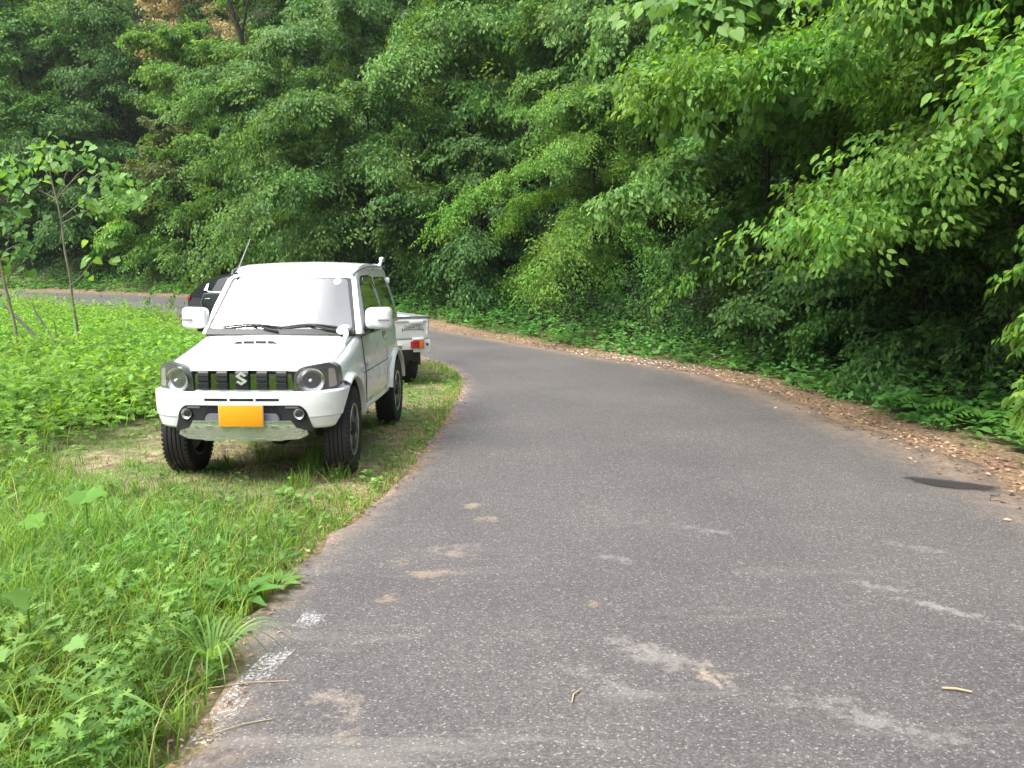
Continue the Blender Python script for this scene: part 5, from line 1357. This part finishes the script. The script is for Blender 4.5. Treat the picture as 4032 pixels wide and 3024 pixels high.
# meadow grass among the weeds
X, Y = pick(34000, -34, -1.5, 6, 34, lambda X, Y: np.where(lsd(X, Y) > .3, 1, 0) * (1 - park(X, Y)) * np.where(np.abs(X) < 1.1 * Y + 2, 1, 0))
parts.append(blades(X, Y, land_z(X, Y), g.uniform(.2, .62, len(X)), g.uniform(.007, .013, len(X)), g, .6, 3))
V, F = join(parts); tag(from_np('grass', V, F, M['grass']), kind='stuff')
V, F = join(dry); tag(from_np('dry_grass', V, F, M['grass_dry']), kind='stuff')

# weeds
X, Y = pick(42000, -34, -1.2, 6.3, 33, lambda X, Y: np.where(lsd(X, Y) > .35, 1, 0) * (1 - park(X, Y)) * np.where(np.abs(X) < 1.1 * Y + 2, 1, 0) * np.where((X > -9) & (X < -3.8) & (Y > 19.5) & (Y < 22.6), 0, 1) * np.where((X < -2.6) | (Y < 11), 1, 0) * .6)
rel = 1 + .6 * wob(X, Y, .8) + .45 * wob(X, Y, 2.1, 3)
h = np.clip(g.uniform(.2, .55, len(X)) * rel, .07, .95) * np.clip(lsd(X, Y) / 1.2, .3, 1) * np.interp(Y, [6, 8, 11, 15, 20], [1.0, 1.45, 1.3, 1., .85]) * np.where((X < -8.5) & (Y > 14), 1.5, 1)
nearm = Y < 11.5
pn = plants(X[nearm], Y[nearm], land_z(X[nearm], Y[nearm]), h[nearm], 0, 15, .115, LOBED, g, up=1.0, tilt=.55, lift=.2)
pf = plants(X[~nearm], Y[~nearm], land_z(X[~nearm], Y[~nearm]), h[~nearm], 0, 14, .105, LEAF4, g, up=1.1, tilt=.7, lift=.15)
cxs, cys = pick(420, -16, -3.9, 7, 21, lambda X, Y: np.where(lsd(X, Y) > 1.0, 1, 0) * (1 - park(X, Y)) * np.where(np.abs(X) < .66 * Y + 1, 1, 0) * np.where((X > -9.5) & (X < -3.3) & (Y > 18.5), 0, 1) * np.where((X < -3.9) | (Y > 30), .55, 0))
ccx, ccy, cch = [], [], []
for a_, b_ in zip(cxs, cys):
    rr = g.uniform(.22, .5); q = int(40 * rr / .35); dx, dy = g.normal(0, rr, q), g.normal(0, rr, q)
    ccx.append(a_ + dx); ccy.append(b_ + dy); cch.append(g.uniform(.45, .85) * np.exp(-(dx * dx + dy * dy) / (2.2 * rr * rr)) * (.9 if b_ < 13 else .7) + .12)
ccx, ccy, cch = map(np.concatenate, (ccx, ccy, cch))
mk = (park(ccx, ccy) < .3); ccx, ccy, cch = ccx[mk], ccy[mk], cch[mk]
pc_ = plants(ccx, ccy, land_z(ccx, ccy), cch, 0, 12, .125, LEAF7, g, up=.5, tilt=.5, lift=.3, wid=.8)
V, F = join([pn, pf, pc_]); tag(from_np('meadow_weeds', V, F, M['weed']), kind='stuff')
# lobed herbs in the foreground grass
X, Y = pick(2600, -5.5, -.95, 1.6, 6.3, lambda X, Y: np.where(lsd(X, Y) > .12, 1, 0) * (1 - park(X, Y)) * np.interp(Y, [2.8, 3.9], [1, .38]) * np.clip(.25 + .9 * wob(X, Y, 1.6, 2) + .5 * np.clip((-X - 1.3), 0, 1), .05, 1))
pn = plants(X, Y, land_z(X, Y), g.uniform(.10, .34, len(X)) * np.interp(Y, [3.4, 5.2], [1, .5]), 0, 15, .08, LOBED, g, up=.8, lift=.25)
X, Y = pick(5000, -4.4, -.6, 5, 14, lambda X, Y: np.where(lsd(X, Y) > .06, 1, 0) * np.clip(park(X, Y) * (.03 + .28 * np.exp(-(lsd(X, Y) / .5) ** 2)) + .10 * (1 - park(X, Y)), 0, 1))
ps = plants(X, Y, land_z(X, Y), .03, .1, 6, .045, HEART, g, up=.6)
V, F = join([pn, ps]); tag(from_np('herbs', V, F, M['mugwort']), kind='stuff')

# single plants one can point to
def leafy(name, x, y, label, cat, lv, mat, tmpl, stem=None, group=None):
    root = empty(name, (x, y, 0), 0, label, cat, group)
    for pt, d, nn, s in lv:
        V, F = leaves(np.array([pt], float), np.array([d], float), np.array([nn], float), np.array([s], float), tmpl)
        lf = from_np('leaf', V, F, M[mat], root)
        bm = bmesh.new(); bm_tube(bm, [(0, 0, 0), (pt[0] * .4, pt[1] * .4, pt[2] * .7), tuple(pt)], [.005, .004, .003], 5)
        from_bm('stem', bm, M['grass'], lf, 60)
VINE = (np.array([(0, 0, 0), (-.12, .28, .02), (.10, .52, .05), (.28, .40, .03), (.55, .50, .04), (.62, .24, .02), (1, 0, -.08), (.62, -.24, .02), (.55, -.50, .04), (.28, -.40, .03), (.10, -.52, .05), (-.12, -.28, .02), (.35, 0, -.03)]), np.array([(i, 12, (i + 1) % 12) for i in range(12)]))
leafy('vine_leaf_plant', -1.86, 3.05, 'large pale lobed leaf standing out of the grass at the left edge', 'plant', [((0, 0, .36), (-.3, -.4, .35), (.2, -.55, .9), .10), ((.05, .04, .26), (.6, -.3, .1), (.1, -.4, 1), .09)], 'lf_bigpale', VINE)
leafy('vine_leaf_plant', -2.45, 4.65, 'wide pointed bright leaf raised above the grass before the off-roader', 'plant', [((0, 0, .33), (.9, -.2, .25), (-.3, -.5, 1), .15), ((0, .0, .32), (-.9, -.2, .1), (.3, -.5, 1), .13), ((-.2, -.1, .22), (-.9, -.4, .0), (0, -.5, 1), .14)], 'weed', VINE)
leafy('vine_leaf_plant', -1.78, 2.72, 'small light toothed leaf low in the grass at the bottom left', 'plant', [((0, 0, .30), (.5, -.5, .1), (.1, -.7, 1), .085), ((.20, .10, .30), (.7, -.3, .0), (.1, -.6, 1), .075)], 'lf_bigpale', VINE)
OBL = (LEAF7[0] * np.array([1, .8, 1.2]), LEAF7[1])
leafy('dock_plant', -1.34, 3.86, 'dark green rosette of oblong leaves at the asphalt edge', 'plant', [((.03 * math.cos(a), .03 * math.sin(a), .04), (math.cos(a), math.sin(a), .5 + .25 * math.sin(3 * a)), (-math.cos(a) * .5, -math.sin(a) * .5, 1), .17 + .05 * math.cos(2 * a)) for a in lin(0, 5.7, 11)], 'ugrowth', OBL)
leafy('dock_plant', -1.20, 4.06, 'smaller rosette of leaves just behind the dark green one', 'plant', [((.03 * math.cos(a), .03 * math.sin(a), .03), (math.cos(a), math.sin(a), .45), (-math.cos(a) * .5, -math.sin(a) * .5, 1), .13) for a in lin(.3, 5.9, 9)], 'mugwort', OBL)
def broad_grass(x, y, label, seed, arcs):
    root = empty('broad_grass', (x, y, 0), 0, label, 'grass clump', 'clumps of broad arching blades')
    bm = bmesh.new()
    for az, rch, hgt, w in arcs:
        prev = None
        for k in range(12):
            t = k / 11; r = rch * t; z = hgt * math.sin(min(t * 1.75, PI * .98) ) if t < .9 else hgt * math.sin(1.575) * (1 - (t - .9) * 1.5)
            z = hgt * (2.6 * t - 2.35 * t * t)
            ww = w * (1 - t ** 2.2) * (.5 + .5 * min(1, t * 3)) * .5 + .0006
            c = Vector((r * math.cos(az), r * math.sin(az), z)); sd = Vector((-math.sin(az), math.cos(az), .25)).normalized()
            cur = [bm.verts.new(c - sd * ww + Vector((0, 0, ww * .35))), bm.verts.new(c), bm.verts.new(c + sd * ww + Vector((0, 0, ww * .35)))]
            if prev: bm.faces.new((prev[0], cur[0], cur[1], prev[1])); bm.faces.new((prev[1], cur[1], cur[2], prev[2]))
            prev = cur
    from_bm('blade', bm, M['lf_bigpale'], root, 180)
broad_grass(-1.95, 2.72, 'broad pale grass blades arching down in the bottom left corner', 1, [(-.5, .45, .30, .028), (-1.2, .35, .34, .026), (.1, .55, .27, .022), (-.9, .5, .26, .024), (2.2, .4, .3, .022), (.8, .45, .36, .02)])
broad_grass(-1.62, 2.66, 'broad grass blades arching right beside the bottom of the white line', 2, [(-.6, .42, .25, .024), (-.1, .5, .30, .022), (-1.4, .36, .27, .022), (.5, .4, .33, .02), (3.4, .4, .24, .02)])
broad_grass(-1.22, 3.2, 'tuft of narrow arching blades overhanging the asphalt edge', 3, [(a, .30 + .06 * math.sin(3 * a), .24, .010) for a in lin(-2.6, 2.9, 26)])

# twigs on the road
M['straw'] = simple('dry_straw', (.42, .33, .19), .8)
def twig(x, y, rz, label, pts, r):
    z = float(base_z(y)) + .022 + .03 * (1 - (2 * min(1, max(0, (x + 1.1) / 4.8)) - 1) ** 2) + r + .004
    o = tube('twig', [(a, b, c) for a, b, c in pts], r, M['bark_grey'] if r > .005 else M['straw'], None, 6)
    o.location = (x, y, z); o.rotation_euler = (0, 0, rz)
    tag(o, label, 'twig')
twig(3.32, 5.62, .9, 'bent grey twig on the asphalt just below the damp patch', [(0, 0, 0), (.12, .02, .004), (.2, -.03, .002)], .006)
twig(1.62, 2.95, -.3, 'short straw-coloured stick on the asphalt at the bottom right', [(0, 0, 0), (.05, .006, .002), (.1, 0, 0)], .0045)
twig(.22, 2.86, 1.2, 'pale straw lying alone near the bottom centre of the road', [(0, 0, 0), (.05, .01, .002), (.09, 0, 0)], .003)
twig(-1.05, 2.68, .5, 'straw stalk lying across the bottom of the worn white line', [(0, 0, 0), (.12, .012, .002), (.22, 0, 0)], .002)
for k, (x, y, a) in enumerate([(-1.07, 3.02, .15)]):
    twig(x, y, a, 'thin brown stick pointing from the grass on to the white line', [(-.1, 0, .0), (.05, .02, .003), (.2, .015, 0)], .0022)

# ------------------------------------------------------------------ damp summer air
bm = bmesh.new(); z0_, z1_ = float(GZ.min()) - 1, float(GZ.max()) + 14; bm_box(bm, ((gx[0] + gx[-1]) / 2, (gy[0] + gy[-1]) / 2, (z0_ + z1_) / 2), (gx[-1] - gx[0] + 40, gy[-1] - gy[0] + 40, z1_ - z0_))
hz = from_bm('haze', bm, None, angle=None); tag(hz, kind='stuff')
t = NT('haze_air'); pv = t.n('VolumePrincipled'); pv.inputs['Color'].default_value = (.86, .93, .97, 1); pv.inputs['Density'].default_value = .0004; pv.inputs['Anisotropy'].default_value = .3
t.l(pv.outputs[0], t.out.inputs['Volume']); hz.data.materials.append(t.m)
# ------------------------------------------------------------------ light, sky, camera
SUN_EL, SUN_AZ = R(56), R(240)     # azimuth clockwise from +Y: behind the camera, to its left
wd = bpy.data.worlds.new('World'); scn.world = wd; wd.use_nodes = True
nt = wd.node_tree; nt.nodes.clear()
sky = nt.nodes.new('ShaderNodeTexSky'); sky.sky_type = 'NISHITA'; sky.sun_disc = False
sky.sun_elevation = SUN_EL; sky.sun_rotation = SUN_AZ; sky.dust_density = 3; sky.air_density = 1.2
hs = nt.nodes.new('ShaderNodeHueSaturation'); hs.inputs['Saturation'].default_value = .3
tcn = nt.nodes.new('ShaderNodeTexCoord'); sx = nt.nodes.new('ShaderNodeSeparateXYZ'); nt.links.new(tcn.outputs['Generated'], sx.inputs[0])
zr = nt.nodes.new('ShaderNodeValToRGB'); zr.color_ramp.elements[0].position = 0; zr.color_ramp.elements[0].color = (.55, .55, .56, 1); zr.color_ramp.elements[1].position = 1; zr.color_ramp.elements[1].color = (1.9, 1.9, 1.9, 1)
nt.links.new(sx.outputs[2], zr.inputs[0])
cn = nt.nodes.new('ShaderNodeTexNoise'); cn.inputs['Scale'].default_value = 3.2; cn.inputs['Detail'].default_value = 6; nt.links.new(tcn.outputs['Generated'], cn.inputs['Vector'])
cr = nt.nodes.new('ShaderNodeValToRGB'); cr.color_ramp.elements[0].position = .35; cr.color_ramp.elements[0].color = (.42, .44, .48, 1); cr.color_ramp.elements[1].position = .65; cr.color_ramp.elements[1].color = (1.6, 1.58, 1.55, 1); nt.links.new(cn.outputs[0], cr.inputs[0])
m1 = nt.nodes.new('ShaderNodeMix'); m1.data_type = 'RGBA'; m1.blend_type = 'MULTIPLY'; m1.inputs[0].default_value = 1
m2 = nt.nodes.new('ShaderNodeMix'); m2.data_type = 'RGBA'; m2.blend_type = 'MULTIPLY'; m2.inputs[0].default_value = 1
bg = nt.nodes.new('ShaderNodeBackground'); bg.inputs[1].default_value = .105
wo = nt.nodes.new('ShaderNodeOutputWorld')
nt.links.new(sky.outputs[0], hs.inputs['Color']); nt.links.new(hs.outputs[0], m1.inputs[6]); nt.links.new(zr.outputs[0], m1.inputs[7])
nt.links.new(m1.outputs[2], m2.inputs[6]); nt.links.new(cr.outputs[0], m2.inputs[7]); nt.links.new(m2.outputs[2], bg.inputs[0]); nt.links.new(bg.outputs[0], wo.inputs[0])
sl = bpy.data.lights.new('sun', 'SUN'); sl.energy = 1.5; sl.angle = R(26); sl.color = (1, .96, .88)
so = bpy.data.objects.new('sun', sl); COL.objects.link(so)
sd = Vector((math.sin(SUN_AZ) * math.cos(SUN_EL), math.cos(SUN_AZ) * math.cos(SUN_EL), math.sin(SUN_EL)))
so.rotation_euler = sd.to_track_quat('Z', 'Y').to_euler(); so.location = sd * 30

cam = bpy.data.cameras.new('camera'); co = bpy.data.objects.new('camera', cam); COL.objects.link(co)
cam.sensor_fit = 'HORIZONTAL'; cam.sensor_width = 36; cam.lens = 3273.6 / 4032 * 36
cam.clip_start = .05; cam.clip_end = 3000
co.location = (0, 0, 1.614); co.rotation_euler = (R(90 - 7.6986), 0, 0)
scn.camera = co
scn.view_settings.view_transform = 'Standard'; scn.view_settings.look = 'None'; scn.view_settings.exposure = 1.62; scn.view_settings.gamma = 1
cy = scn.cycles
cy.max_bounces = 7; cy.diffuse_bounces = 2; cy.glossy_bounces = 3; cy.transmission_bounces = 4; cy.transparent_max_bounces = 12
cy.use_denoising = True; cy.sample_clamp_indirect = 6; cy.caustics_reflective = False; cy.caustics_refractive = False
